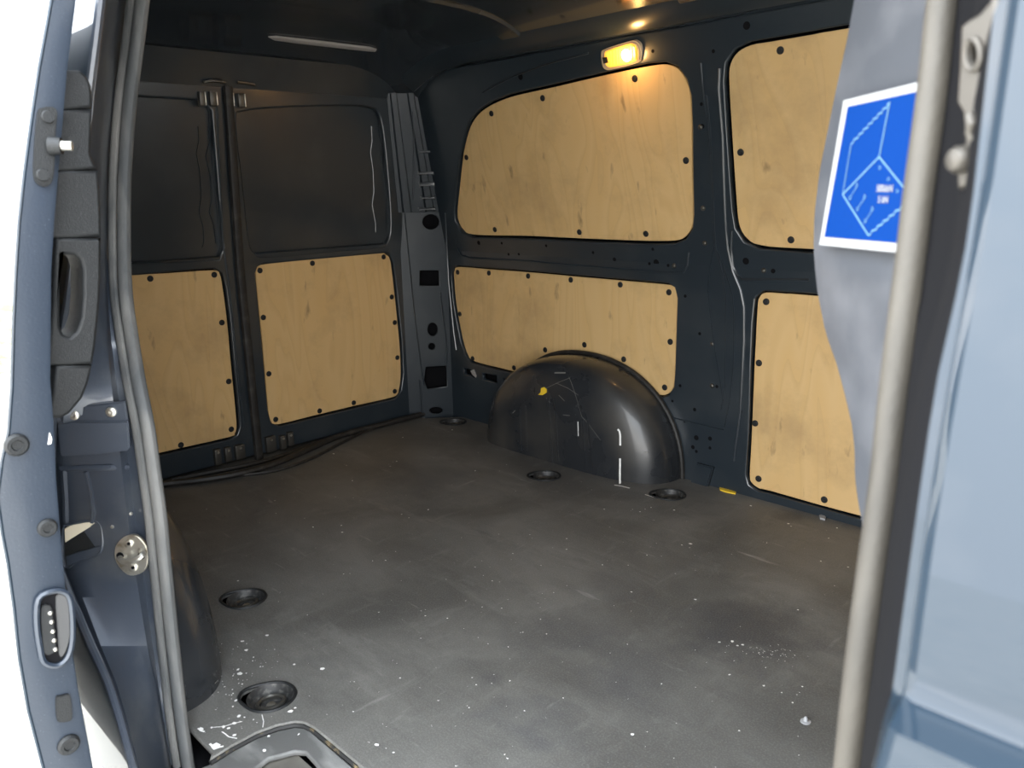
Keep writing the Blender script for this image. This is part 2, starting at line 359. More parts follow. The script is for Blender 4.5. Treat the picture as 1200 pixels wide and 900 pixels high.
rr = rear([(299.7, 320), (302, 314), (308, 310.2), (350, 305.5), (400, 300.3), (443, 296.2), (452.5, 298.5), (457.8, 307), (463, 350), (468, 400), (469.7, 437), (467.5, 457), (461.5, 465), (420, 474.5), (370, 486.5), (327, 497), (318, 494), (314.5, 480), (307.5, 400)])
def uvl(loop3, org, au, av): return [((p-org).dot(au), (p-org).dot(av)) for p in loop3]

# ---- far side wall (across the load space)
def sheet(name, rows, m, parent=None, th=0.004):
    bm = grid_bm(rows); o = obj(name, bm, m, parent)
    return o
# frame sheets sit 9 mm proud of the panels, which are let into their openings
GAP = 0.006; PROUD = 0.009
wall_back = plate_with_holes('wall_back',
    [(0.093, -0.02), (2.36, -0.02), (2.36, 0.66), (0.093, 0.66)],
    [offset_loop(uvl(l1, Vector((0, 0, 0)), X_, Z_), GAP), offset_loop(uvl(l2, Vector((0, 0, 0)), X_, Z_), GAP)]
    + [[(a.x, a.z) for a in low(q)] for q in ([(567, 437), (584, 440), (584, 448), (568, 444)], [(591, 443), (606, 446), (605, 453), (592, 450)], [(545, 431), (558, 434), (559, 442), (546, 438)])],
    Vector((0, WY-PROUD, 0)), X_, Z_, 0.02, INNER, bev=0.004)
tag(wall_back, 'dark painted inner side wall of the van around the plywood panels', 'wall', kind='structure')
uo = UP0 + UPn*PROUD
wb_up = plate_with_holes('upper_wall_frame', [(0.093, -0.012), (2.36, -0.012), (2.36, 0.635), (0.093, 0.635)],
    [offset_loop(uvl(u1, UP0, X_, UPv), GAP+0.002), offset_loop(uvl(u2, UP0, X_, UPv), GAP+0.002)], uo, X_, UPv, 0.02, INNER, wall_back, bev=0.004)
sheet('wall_backing', [[Vector((0.0, WY+0.035, -0.02)), Vector((2.4, WY+0.035, -0.02))], [Vector((0.0, WY+0.035, 0.66)), Vector((2.4, WY+0.035, 0.66))], [Vector((0.0, WY-0.08, 1.31)), Vector((2.4, WY-0.08, 1.31))]], VOID, wall_back)
reg(wall_back); reg(wb_up)

# ---- ceiling with rounded edges, and its bows
def zc(x, y):
    a = abs(y-0.805)/0.695
    return 1.375 - 0.112*min(a, 1.15)**6 - 0.135*(max(0.0, 0.42-x)/0.42)**2.2
rows = [[Vector((x, 0.805+0.71*(-1+2*j/40), zc(x, 0.805+0.71*(-1+2*j/40)))) for j in range(41)] for x in [0.02+2.36*i/60 for i in range(61)]]
ceiling = obj('ceiling', grid_bm(rows), ROOF); tag(ceiling, 'glossy dark painted roof lining of the load space', 'ceiling', kind='structure'); reg(ceiling)
def bow(x0, w, d, parent):
    rows = []
    for dx, dz in ((-w/2, 0.004), (-w/2+0.012, -d), (w/2-0.012, -d), (w/2, 0.004)):
        rows.append([Vector((x0+dx, y, zc(x0, y)+dz)) for y in [0.805+0.66*(-1+2*j/36) for j in range(37)]])
    o = obj('roof_bow', fix_normals(grid_bm(rows)), ROOF, parent); return o
for x0, w, d in ((0.66, 0.10, 0.007), (1.30, 0.10, 0.007)): bow(x0, w, d, ceiling)
rails = []
for ysg in (-1, 1):
    rows = []
    for yy, dz in ((0.60, 0.006), (0.615, -0.016), (0.655, -0.016), (0.672, 0.006)):
        rows.append([Vector((x, 0.805+ysg*yy, zc(x, 0.805+ysg*yy)+dz)) for x in [0.12+2.2*i/40 for i in range(41)]])
    obj('roof_rail', fix_normals(grid_bm(rows)), INNER, ceiling)
sheet('roof_skin', [[Vector((-0.1, -0.03, 1.22)), Vector((3.4, -0.03, 1.22))], [Vector((-0.08, 0.15, 1.43)), Vector((3.4, 0.15, 1.43))], [Vector((-0.08, 1.46, 1.43)), Vector((3.4, 1.46, 1.43))], [Vector((-0.1, 1.64, 1.22)), Vector((3.4, 1.64, 1.22))]], PAINT, ceiling)

# ---- far outer skin, rear frame
sheet('outer_skin', [[Vector((-0.1, 1.74, -0.3)), Vector((3.4, 1.74, -0.3))], [Vector((-0.1, 1.76, 0.6)), Vector((3.4, 1.76, 0.6))], [Vector((-0.1, 1.64, 1.22)), Vector((3.4, 1.64, 1.22))]], PAINT, wall_back)

# ---- rear wall: frame round the two rear doors, with the diagonal corner post
wall_left = sheet('wall_left', [[Vector((-0.09, -0.12, -0.3)), Vector((-0.09, 1.75, -0.3))], [Vector((-0.09, -0.12, 0.65)), Vector((-0.09, 1.75, 0.65))], [Vector((-0.06, 0.0, 1.42)), Vector((-0.06, 1.62, 1.42))]], PAINT)
tag(wall_left, 'rear end frame of the van around the two rear doors', 'wall', kind='structure')
hd = [[Vector((RUX*(z-0.66)+0.012+dx, y, z)) for y in (0.02, 0.4, 0.805, 1.2, 1.56)] for z, dx in ((1.195, -0.05), (1.197, 0.0), (1.22, 0.004), (1.29, 0.03))]
reg(obj('door_header', fix_normals(grid_bm(hd)), INNER, wall_left))
# corner post: lower part is a flat sheet across the corner with real cut-outs
PA, PB = Vector((0.012, 1.455, 0)), Vector((0.098, WY-PROUD, 0)); pd = (PB-PA).normalized(); pn = pd.cross(Z_)
if pn.dot(CAM-PA) < 0: pn = -pn
def post(pxs): return [on_plane(x, y, PA, pn) for x, y in pxs]
plen = (PB-PA).length
def puv(pxs): return uvl(post(pxs), PA, pd, Z_)
def circ(x, y, rx, ry, n=14): return [(x+rx*math.cos(2*math.pi*k/n), y+ry*math.sin(2*math.pi*k/n)) for k in range(n)]
if pd.cross(Z_).dot(pn) > 0:
    post_o = plate_with_holes('corner_post', [(-0.01, -0.02), (plen+0.004, -0.02), (plen+0.004, 0.80), (-0.01, 0.80)],
      [puv([(492, 317), (514, 317), (515, 335), (492, 335)]), puv(circ(507, 386, 6, 8)), puv(circ(506, 406, 4, 4)), puv([(499, 430), (523, 428.5), (524, 453), (501, 456), (497, 446)]), puv(circ(505, 260, 10, 9)), puv(circ(511, 481, 8, 4))], PA, pd, Z_, 0.006, INNER, wall_left, bev=0.0015)
reg(post_o)
ub = []
for z in (0.80, 0.95, 1.1, 1.215):
    k = (z-0.655)*0.204; a = Vector((RUX*(z-0.66)+0.012, 1.455-k*0.55, z)); b = Vector((a.x+(WY-PROUD-k-a.y)*0.56, WY-PROUD-k, z)); row = []
    for s in (0, 0.10, 0.14, 0.3, 0.34, 0.66, 0.70, 0.86, 0.9, 1.0):
        d_ = 0.010 if 0.14 <= s <= 0.30 or 0.70 <= s <= 0.86 else 0.0
        row.append(a.lerp(b, s) + pn*d_)
    ub.append(row)
reg(obj('corner_post_top', grid_bm(ub), INNER, wall_left))
obj('post_cavity', grid_bm([[PA-pn*0.05+Z_*z, PB-pn*0.05+Z_*z] for z in (-0.02, 0.8)]), VOID, wall_left)
# shallow ledges pressed into the upper post
for (px, py, w, h) in ((499, 203, 0.055, 0.010), (500, 216, 0.055, 0.014), (501, 232, 0.05, 0.008), (498, 178, 0.05, 0.008), (500, 245, 0.06, 0.008)):
    q = hit(px, py, ['corner_post_top', 'corner_post'])
    if not q: continue
    obj('post_ledge', box_bm(q[0]+pn*0.004, w, 0.016, h, (pd, pn, Z_), bev=0.003), INNER, wall_left)

# ---- the two rear doors
def rear_door(name, label, y0, y1, ply, win_px, parent=None):
    lowl = offset_loop(uvl(ply, Vector((0, 0, 0)), Y_, Z_), GAP)
    d = plate_with_holes(name, [(y0, 0.012), (y1, 0.012), (y1, 0.69), (y0, 0.69)], [lowl], Vector((PROUD, 0, 0)), Y_, Z_, 0.02, INNER, bev=0.004)
    tag(d, label, 'door', kind='structure')
    up = plate_with_holes('window_surround', [(y0, -0.005), (y1, -0.005), (y1, 0.545), (y0, 0.545)], [win_px], RU0+RUn*PROUD, Y_, RUv, 0.024, INNER, d, bev=0.006)
    sheet('door_skin', [[Vector((-0.03, y0, 0.0)), Vector((-0.03, y1, 0.0))], [Vector((-0.03, y0, 0.66)), Vector((-0.03, y1, 0.66))]], VOID, d)
    o = sheet('window_blank', [[RU0-RUn*0.012+Y_*y0+RUv*0.0, RU0-RUn*0.012+Y_*y1+RUv*0.0], [RU0-RUn*0.012+Y_*y0+RUv*0.55, RU0-RUn*0.012+Y_*y1+RUv*0.55]], INNER, d)
    reg(d); reg(up); reg(o)
    return d
winR = uvl(rearu(catmull([(276, 142), (284, 131), (330, 126), (400, 124), (430, 126), (444, 138), (452, 200), (456, 262), (452, 283), (440, 289), (380, 294), (312, 300), (298, 296), (291, 280), (283, 210)], 4)), RU0, Y_, RUv)
winL = uvl(rearu([(238, 118), (246, 130), (254, 230), (260, 290), (255, 303), (200, 306), (160, 307)]), RU0, Y_, RUv) + [(0.20, 0.03), (0.16, 0.08), (0.20, 0.45), (0.26, 0.50)]
winL = [(a, b) for a, b in winL]
door_1 = rear_door('door_1', 'rear door leaf with the half-hidden plywood panel beside the rubber door seal', 0.06, 0.79, rl, winL)
door_2 = rear_door('door_2', 'rear door leaf with the full square plywood panel next to the corner post', 0.812, 1.462, rr, winR)
# meeting strip between the leaves
lip = [Vector((0.016, 0.800, 0.0)), Vector((0.016, 0.800, 0.66)), Vector((0.016+RUX*0.54, 0.800, 1.20))]
obj('meeting_strip', tube_bm(lip, 0.016, 8, flat=0.7, flatdir=(1, 0, 0)), CABLE, door_2)
def poly_ridge(name, pxs, r, m, parent, names=None, off=0.0):
    p = hits(pxs, names, off)
    if len(p) > 1: return obj(name, tube_bm(p, r, 6), m, parent)
RD = ['door_1', 'door_2', 'window_surround', 'window_surround.001', 'window_blank', 'window_blank.001', 'door_header']
poly_ridge('door_edge', [(266, 118), (267, 170), (269, 225), (272, 262), (282, 312), (287, 360), (292, 420), (297, 480), (301, 515)], 0.0035, INNER, door_2, RD, 0.002)
poly_ridge('door_edge', [(254, 120), (257, 200), (262, 290), (268, 330), (278, 430), (286, 500)], 0.003, INNER, door_1, RD, 0.002)
for pts in ([(232, 148), (233, 165), (230, 180), (234, 200), (236, 230), (233, 248), (238, 265), (239, 283), (237, 290)], [(244, 148), (245, 168), (241, 183), (246, 205), (248, 235), (245, 248), (250, 262), (253, 285)]):
    poly_ridge('sealant_bead', pts, 0.0022, INNER, door_1, RD, 0.001)
for pts in ([(435, 148), (436, 165), (434, 178), (437, 200), (438, 225), (436, 240), (440, 262), (440, 272)], [(445, 148), (447, 172), (446, 180), (450, 205), (453, 240), (455, 262), (453, 275)]):
    poly_ridge('sealant_bead', pts, 0.0022, INNER, door_2, RD, 0.001)
# latches at the foot and the head of the leaves
def latch(px, py, w, h, par, d=0.02):
    p = onX(px, py, 0.0); o = obj('latch_bracket', box_bm(p+X_*(PROUD+d/2-0.002), d, w, h, bev=0.004), STEELDARK, par)
    obj('bolt', cyl_bm(p+X_*(PROUD+d-0.003)+Z_*h*0.3, X_, 0.005, 0.004, 0.004, 8), STEEL, o)
STEELDARK = mat('grimy_steel', (0.10, 0.095, 0.085), 0.4, 0.7)
for a in ((252, 534, 0.022, 0.055), (264, 531, 0.022, 0.05), (278, 528, 0.034, 0.05)): latch(*a, door_1)
for a in ((314, 519, 0.036, 0.055), (328, 517, 0.020, 0.05), (337, 513, 0.022, 0.05)): latch(*a, door_2)
for px, py, w, par in ((235, 116, 0.02, door_1), (248, 116, 0.024, door_1), (268, 117, 0.02, door_2), (281, 118, 0.024, door_2)):
    p = hit(px, py, RD)[0]
    o = obj('latch_bracket', box_bm(p+X_*0.008, 0.018, w, 0.042, bev=0.004), STEELDARK, par)
    obj('striker_wire', box_bm(p+X_*0.019+Y_*w*0.35, 0.004, 0.003, 0.038, bev=0.001), STEEL, o)
for pts in ([(236, 97), (246, 95), (262, 97)], [(276, 97), (286, 98), (296, 100)]):
    p = [hit(x, y, RD+['ceiling'])[0]+X_*0.012 for x, y in pts]
    obj('latch_plate', tube_bm(p, 0.007, 6, flat=0.6, flatdir=(0, 0, 1)), STEELDARK, wall_left)

# ---- floor: worn mat with openings for the lashing eyes and the entry step
EYES = [(onZ(640, 558, 0), 'steel lashing eye sunk in the floor under the middle of the far wheel arch'),
        (onZ(785, 580, 0), 'steel lashing eye sunk in the floor by the front end of the far wheel arch'),
        (Vector((0.185, 1.535, 0)), 'lashing eye in the dark rear corner of the floor by the corner post'),
        (onZ(288, 702, 0), 'lashing eye sunk in the floor beside the wheel arch behind the door seal'),
        (onZ(317, 817, 0), 'dusty lashing eye in the floor next to the entry step')]
ER = 0.043
def eye_loop(c, r, tip, n=24): 
    return [(c.x+r*(1+0.34*max(0, math.cos(a-tip))**6)*math.cos(a), c.y+r*(1+0.34*max(0, math.cos(a-tip))**6)*math.sin(a)) for a in [2*math.pi*k/n for k in range(n)]]
EYE_TIP = math.radians(215)
stepc = [onZ(x, y, 0) for x, y in [(246, 889), (270, 874), (300, 858), (325, 849), (345, 845), (356, 846), (368, 852), (390, 870), (420, 895)]]
mat_out = [(0.03, 0.02), (1.30, 0.02), (1.345, 0.02)] + [(p.x, p.y) for p in stepc] + [(2.1, 0.172), (2.30, 0.172), (2.30, 0.0), (2.40, 0.0), (2.40, WY-0.004), (0.15, WY-0.004), (0.03, 1.47)]
floor = plate_with_holes('floor', mat_out, [eye_loop(c, ER, EYE_TIP) for c, _ in EYES], Vector((0, 0, 0)), X_, Y_, 0.008, MAT, bev=0.002)
tag(floor, 'worn dark grey rubber load floor with scuffs and paint specks', 'floor', kind='structure'); reg(floor)
SILL = mat('sill_metal', (0.075, 0.072, 0.066), 0.6)
noise_mix(SILL, (0.085, 0.080, 0.07), (0.16, 0.15, 0.13), 9, 0.4, 0.7)
sheet('floor_pan', [[Vector((-0.05, -0.06, -0.06)), Vector((2.45, -0.06, -0.06))], [Vector((-0.05, 1.74, -0.06)), Vector((2.45, 1.74, -0.06))]], VOID, floor)
obj('rear_sill', box_bm((0.0, 0.80, -0.006), 0.08, 1.5, 0.012, bev=0.003), SILL, floor)
# entry step: a moulded tread let into the floor edge, with a deeper well
stp = [onZ(x, y, -0.012) for x, y in [(252, 893), (275, 878), (303, 863), (327, 854), (345, 850), (355, 851), (365, 857), (386, 875), (414, 899)]]
tread_out = [(p.x, p.y) for p in stp] + [(2.28, 0.160), (2.28, -0.03), (1.36, -0.03), (1.352, 0.0)]
well = [(onZ(x, y, -0.012).x, onZ(x, y, -0.012).y) for x, y in [(292, 905), (315, 888), (345, 880), (358, 881), (368, 892), (378, 905)]] + [(2.2, 0.085), (2.2, 0.0), (1.45, 0.0)]
TREAD = mat('scuffed_tread', (0.12, 0.12, 0.118), 0.5)
noise_mix(TREAD, (0.10, 0.10, 0.098), (0.30, 0.30, 0.29), 14, 0.5, 0.8, stretch=(0.5, 1.4, 1), bump=0.2, bump_scale=300)
tread = plate_with_holes('entry_step', tread_out, [well], Vector((0, 0, -0.012)), X_, Y_, 0.01, TREAD, bev=0.003)
tag(tread, 'scuffed grey entry step tread set into the edge of the load floor', 'step')
obj('step_well', box_bm((1.83, 0.045, -0.030), 0.90, 0.17, 0.01), SILL, tread)
BR = mat('brown_grime', (0.09, 0.07, 0.045), 0.7); noise_mix(BR, (0.010, 0.010, 0.010), (0.16, 0.12, 0.06), 60, 0.58, 0.75)
obj('step_seam', tube_bm([p+Z_*-0.008 for p in stepc], 0.0045, 6), BR, tread)
# lashing eyes
EYEM = mat('grimy_bowl', (0.03, 0.03, 0.03), 0.5); noise_mix(EYEM, (0.022, 0.022, 0.022), (0.12, 0.115, 0.105), 70, 0.5, 0.75)
def lashing_eye(c, label):
    e = empty('lashing_eye', (c.x, c.y, 0.0)); tag(e, label, 'lashing eye', 'lashing eyes sunk in the load floor')
    obj('bowl', lathe_bm((0, 0, 0), Z_, [(ER-0.001, 0.002), (ER-0.006, -0.012), (ER-0.018, -0.020), (0.004, -0.020)], 24, tip=None), EYEM, e)
    pts = [Vector(((ER+0.001)*(1+0.34*max(0, math.cos(a-EYE_TIP))**6)*math.cos(a), (ER+0.001)*(1+0.34*max(0, math.cos(a-EYE_TIP))**6)*math.sin(a), 0.001)) for a in [2*math.pi*k/32 for k in range(32)]]
    obj('rim', tube_bm(pts, 0.0032, 6, closed=True), BLACK, e)
    pts = [Vector((0.024*math.cos(a), 0.024*math.sin(a), -0.010+0.004*math.cos(a))) for a in [2*math.pi*k/24 for k in range(24)]]
    obj('ring', tube_bm(pts, 0.0038, 6, closed=True), STEELDARK, e)
    obj('bolt', cyl_bm((0, 0, -0.020), Z_, 0.011, 0.008, 0.006, 8), STEEL, e)
for c, lb in EYES: lashing_eye(c, lb)

# ---- wheel arches
def arch_point(th, ph, side):
    fr = 0.5+0.5*math.cos(th); e = 0.32+0.34*fr**1.5
    c_, s_ = max(math.cos(ph), 0)**e, max(math.sin(ph), 0)**e
    xc, rx, rz, D = (0.805 if side > 0 else 0.835), 0.378, 0.343, 0.172
    x = xc + rx*math.copysign(abs(math.cos(th))**0.92, math.cos(th))*c_; z = rz*abs(math.sin(th))**0.9*c_
    y = WY - PROUD - 0.001 - (D-PROUD)*s_ if side > 0 else D*s_
    return Vector((x, y, z-0.004))
def arch(name, side, label):
    rows = [[arch_point(math.pi*i/48, math.pi/2*j/24, side) for j in range(25)] for i in range(49)]
    bm = grid_bm(rows); bmesh.ops.remove_doubles(bm, verts=bm.verts[:], dist=1e-5); fix_normals(bm)
    o = obj(name, bm, ARCHM); tag(o, label, 'wheel arch'); reg(o); return o
arch_far = arch('wheel_arch', 1, 'glossy dark wheel arch below the cut-out lower plywood panel')
arch_near = arch('wheel_arch', -1, 'dark wheel arch partly hidden behind the rear door-opening seal')
AF = [arch_far.name]; AN = [arch_near.name]
# flutes pressed into the flat face of the far arch
for pts in ([(609, 476), (610, 500), (611, 528)], [(642, 466), (645, 500), (647, 540)], [(682, 492), (684, 520), (687, 553)]):
    for dx in (0, 7):
        p = hits([(x+dx, y) for x, y in pts], AF, 0.0)
        obj('pressed_flute', tube_bm(p, 0.0045, 6, flat=0.6), ARCHM, arch_far)
# black flange where the arch meets the side wall
p = [arch_point(math.pi*i/40, 0.0, 1)*1.0 for i in range(41)]
p = [Vector((0.805+(q.x-0.805)*1.012, WY-0.012, q.z*1.01)) for q in p]
obj('flange', tube_bm(p, 0.008, 8, flat=1.0), CABLE, arch_far)

# ---- near side: inner sheet, door jamb, outer skin, front pillar
# rear jamb of the side-door opening: rows down the picture, columns from the outer lip in to the seal
JR = [(-130, 136, 165), (-40, 124, 152), (0, 118, 147), (50, 112, 141), (112, 104, 136), (180, 98, 130), (225, 94, 128), (300, 86, 129), (350, 80, 132), (400, 72, 137), (450, 64, 145), (475, 62, 149), (500, 61, 155), (550, 60, 161), (600, 60, 168), (650, 64, 175), (700, 83, 181), (757, 107, 187), (800, 127, 192), (840, 140, 197), (900, 156, 206), (960, 170, 215)]
rows = []
for y, xo, xs in JR:
    row = []
    for s, dc in ((0, -0.008), (0.06, 0.004), (0.14, 0.0), (0.3, 0), (0.5, 0), (0.7, 0), (0.82, 0.0), (0.9, 0.006), (1.0, 0.004), (1.18, 0.012)):
        row.append(onNear(xo+(xs-xo)*s, y, -0.105+0.095*s+dc))
    rows.append(row)
wall_front = sheet('wall_front', [[Vector((0.0, T(r[-1].z)-0.012, r[-1].z)), Vector((0.7, T(r[-1].z)-0.012, r[-1].z)), r[-1]] for r in rows], INNER)
tag(wall_front, 'near body side of the van with the open side-door frame', 'wall', kind='structure')
sheet('door_opening_header', [[Vector((1.2, T(z)+dy, z)), Vector((2.5, T(z)+dy, z))] for z, dy in ((1.2, -0.10), (1.19, 0.0), (1.30, 0.05))], INNER, wall_front)
JAMBO = reg(obj('rear_jamb', fix_normals(grid_bm(rows)), JAMB, wall_front)); JB = [JAMBO.name]
# outer skin runs back from the jamb's lip
rows2 = [[Vector((-0.1, T(r[0].z)-0.125, r[0].z)), Vector((0.5, T(r[0].z)-0.125, r[0].z)), r[0]+Vector((-0.03, -0.004, 0)), r[0]] for r in rows]
obj('rear_quarter_skin', fix_normals(grid_bm(rows2)), PAINT, wall_front)
# rolled lip highlight line of the jamb
obj('jamb_lip', tube_bm([r[0] for r in rows], 0.006, 8), JAMB, wall_front)
obj('jamb_crease', tube_bm([r[2] for r in rows[:9]], 0.003, 6), JAMB, wall_front)
# stamped ledge under the roller cover
p = hits([(72, 549), (100, 548), (130, 547), (150, 547)], JB, 0.0)
obj('pressed_ledge', tube_bm(p, 0.006, 8), JAMB, wall_front)
p = hits([(101, 552), (107, 575), (110, 600), (108, 612)], JB, 0.0)
obj('pressed_rib', tube_bm(p, 0.004, 6), JAMB, wall_front)
p = hits([(75, 550), (77, 580), (78, 612)], JB, 0.0)
obj('pressed_rib', tube_bm(p, 0.005, 6), JAMB, wall_front)
for x, y in ((153, 602), (132, 617)):
    q = hit(x, y, JB); obj('stud', cyl_bm(q[0], q[1], 0.0035, 0.002, 0.003, 8), STEEL, wall_front)

# B-pillar at the front of the opening and the body side beyond it (close to the lens)
def lerp_tab(tab, y):
    for (a, b), (c, d) in zip(tab, tab[1:]):
        if y <= c or (c, d) == tab[-1]: return b+(d-b)*(y-a)/(c-a)
SEALL = [(-200, 1124), (0, 1087), (100, 1076), (225, 1059), (300, 1050), (450, 1031), (560, 1019), (675, 1003), (800, 987), (900, 976), (1300, 930)]
GAPR = [(-200, 1175), (0, 1148), (225, 1130), (300, 1120), (350, 1108), (450, 1080), (500, 1073), (675, 1049), (800, 1032), (900, 1017), (1300, 960)]
EDGE = [(-200, 1205), (0, 1184), (112, 1168), (225, 1152), (290, 1142), (437, 1116), (525, 1101), (675, 1079), (812, 1061), (850, 1042), (900, 1028), (1300, 966)]
rowsP, rowsS = [], []
for y in [-200, -100, 0, 60, 112, 170, 225, 290, 350, 437, 500, 560, 640, 720, 780, 806, 814, 832, 850, 860, 900, 1000, 1150, 1300]:
    a, g, e = lerp_tab(SEALL, y), lerp_tab(GAPR, y), lerp_tab(EDGE, y)
    ce = -0.10 if y <= 812 else (-0.122 if y >= 850 else -0.10-0.022*(y-812)/38)
    row = [onNear(a+30, y, 0.03), onNear(a+32, y, 0.0), onNear(g-9, y, -0.015), onNear(g-2, y, -0.068), onNear(g+3, y, -0.086), onNear(g+(e-g)*0.5, y, -0.096), onNear(e-3, y, ce+0.003), onNear(e, y, ce)]
    rowsP.append(row); q = row[-1]
    rowsS.append([q, q+Vector((0.004, -0.003, 0)), q+Vector((0.25, -0.006, 0)), q+Vector((0.9, -0.006, 0))])
pil = obj('front_jamb', fix_normals(grid_bm(rowsP)), PAINT, wall_front)
obj('body_side_skin', fix_normals(grid_bm(rowsS)), PAINT, wall_front)
me = pil.data; me.materials.append(VOID); me.materials.append(JAMB)
for i, pg in enumerate(me.polygons):
    if i % 7 in (0, 1, 2, 3): pg.material_index = 1
    elif i % 7 == 4: pg.material_index = 1

# ---- bulkhead: pressed sheet that swells rearward from the pillar, its profile wavy
BN = Vector((0.63, 0.77, 0)).normalized(); B0 = Vector((2.395, 0.085, 0)); BD = Vector((-0.77, 0.63, 0)).normalized()
SIL = [(-330, 1015), (-100, 1003), (0, 995), (50, 986), (100, 975), (150, 965), (200, 955), (250, 949), (290, 948), (318, 950), (345, 953), (390, 962), (430, 976), (465, 985), (500, 993), (530, 996), (560, 996), (590, 1000), (615, 1005), (650, 1008), (690, 1008), (760, 1000), (900, 985), (1300, 960), (1700, 930)]
rows = []
ys = [-330, -100, 0] + list(range(20, 700, 14)) + [760, 900, 1300, 1700]
for y in ys:
    sx_ = lerp_tab(SIL, y); q = on_plane(sx_, y, B0, BN); st = Vector((B0.x+0.02, B0.y-0.016, q.z)); row = []
    for k in range(11):
        s = k/10; p = st.lerp(q, s); d_ = 0.0
        for zz, w, a in ((0.955, 0.006, 0.004), (0.832, 0.007, -0.005), (0.70, 0.02, 0.004)): d_ += a*math.exp(-((p.z-zz)/w)**2)
        d_ *= (1-s*s); d_ -= 0.004*s**6
        row.append(p - BN*-d_ if False else p + (-BN)*d_)
    e = row[-1]
    row += [e+Vector((-0.002, 0.02, 0)), e+Vector((0.004, 0.06, 0)), Vector((min(e.x+0.03, 2.31), 0.4, e.z)), Vector((2.30, 0.9, e.z)), Vector((2.34, WY+0.03, e.z))]
    rows.append(row)
wall_right = obj('wall_right', fix_normals(grid_bm(rows)), BULK); tag(wall_right, 'grey painted bulkhead sheet with a wavy pressed edge behind the front pillar', 'wall', kind='structure'); reg(wall_right)

# ---- rubber seals of the opening
SL = [(-130, 180), (-40, 167), (0, 162), (50, 156), (112, 148), (170, 143), (225, 140.5), (300, 140.5), (350, 143), (400, 150), (450, 158), (500, 168), (550, 175), (600, 182), (650, 187), (700, 192), (750, 197), (800, 202.5), (850, 208.5), (900, 216), (960, 226)]
def seal_pts(tab, dx, c): return [Vector(p) for p in catmull([tuple(onNear(x+dx, y, c)) for y, x in tab], 4, closed=False)]
trim_1 = obj('trim_1', tube_bm(seal_pts(SL, 5, 0.002), 0.0125, 12, flat=0.8, flatdir=(0, 1, 0)), RUBBER)
tag(trim_1, 'dusty grey rubber seal around the rear edge of the side-door opening', 'seal', kind='structure')
obj('seal_lip', tube_bm(seal_pts(SL, -8, -0.006), 0.010, 10, flat=0.7, flatdir=(0, 1, 0)), RUBBER, trim_1)
SR = [(y, lerp_tab(SEALL, y)+19) for y in (-250, -100, 0, 100, 225, 300, 450, 560, 675, 800, 900, 1050, 1300)]
trim_2 = obj('trim_2', tube_bm(seal_pts(SR, 0, 0.0), 0.0086, 14), RUBBER2)
tag(trim_2, 'sunlit tan dusty rubber seal on the front pillar of the door opening', 'seal', kind='structure')

# ================================================================== THINGS
# ---- plywood panels with their black push rivets
rb = lathe_bm((0, 0, 0), Z_, [(0.0095, 0.0), (0.0092, 0.0022), (0.0065, 0.0036), (0.003, 0.0030), (0.0015, 0.0026)], 14)
RIV = bpy.data.meshes.new('rivet'); rb.normal_update(); rb.to_mesh(RIV); rb.free(); RIV.materials.append(BLACK)
for p_ in RIV.polygons: p_.use_smooth = True
def ply_panel(label, loop3, n, rivets, proj):
    c = sum(loop3, Vector())/len(loop3)
    bm = slab_bm([p-c for p in loop3], n, 0.008, 0.0012)
    o = obj('plywood_panel', bm, PLY, smooth=False); o.location = c; tag(o, label, 'panel', 'plywood lining panels')
    u_, v_, w_ = axes_from(Vector(n))
    rot = Matrix((u_, v_, w_)).transposed().to_4x4()
    for q in proj(rivets):
        r = bpy.data.objects.new('rivet', RIV); COL.objects.link(r); r.parent = o; r.matrix_local = Matrix.Translation(q-c) @ rot
    return o
def dense(loop, n=4): return [Vector(p) for p in catmull([tuple(p) for p in loop], n)]
NF = Vector((0, -1, 0))
ply_panel('large upper plywood side panel below the lit amber lamp', dense(u1), UPn, [(546.7, 184.5), (576, 133), (636, 115), (744, 92), (804, 188), (757, 274), (679, 272), (580, 269)], upp)
ply_panel('upper plywood side panel running behind the grey bulkhead', dense(u2, 3), UPn, [(914.5, 59), (868, 178.5), (927, 281)], upp)
ply_panel('lower plywood side panel cut out around the wheel arch', dense(l1), NF, [(536.5, 319), (573, 320), (619, 323.5), (669, 328), (727, 333.5), (784, 342.5), (539, 368), (554, 420), (602.5, 431), (639, 410), (685, 404), (731, 421), (785.5, 400.5), (779, 454)], low)
ply_panel('tall lower plywood side panel ahead of the wheel arch, reaching behind the bulkhead', dense(l2, 3), NF, [(898, 353.6), (889.4, 425.4), (885, 496), (889, 561), (966, 585.5)], low)
ply_panel('brownish plywood panel on the rear door leaf beside the rubber seal', dense(rl, 3), X_, [(176, 326.5), (251, 322), (260, 378), (268, 447), (271, 503), (212, 521.5)], rear)
ply_panel('square scuffed plywood panel on the rear door leaf next to the corner post', dense(rr, 3), X_, [(304.5, 317), (366, 308.5), (449.5, 301), (308.5, 372), (315, 438), (323, 491.5), (374.5, 481.5), (414.5, 472), (459, 348), (462.5, 378), (465.5, 419), (462.5, 458.5)], rear)

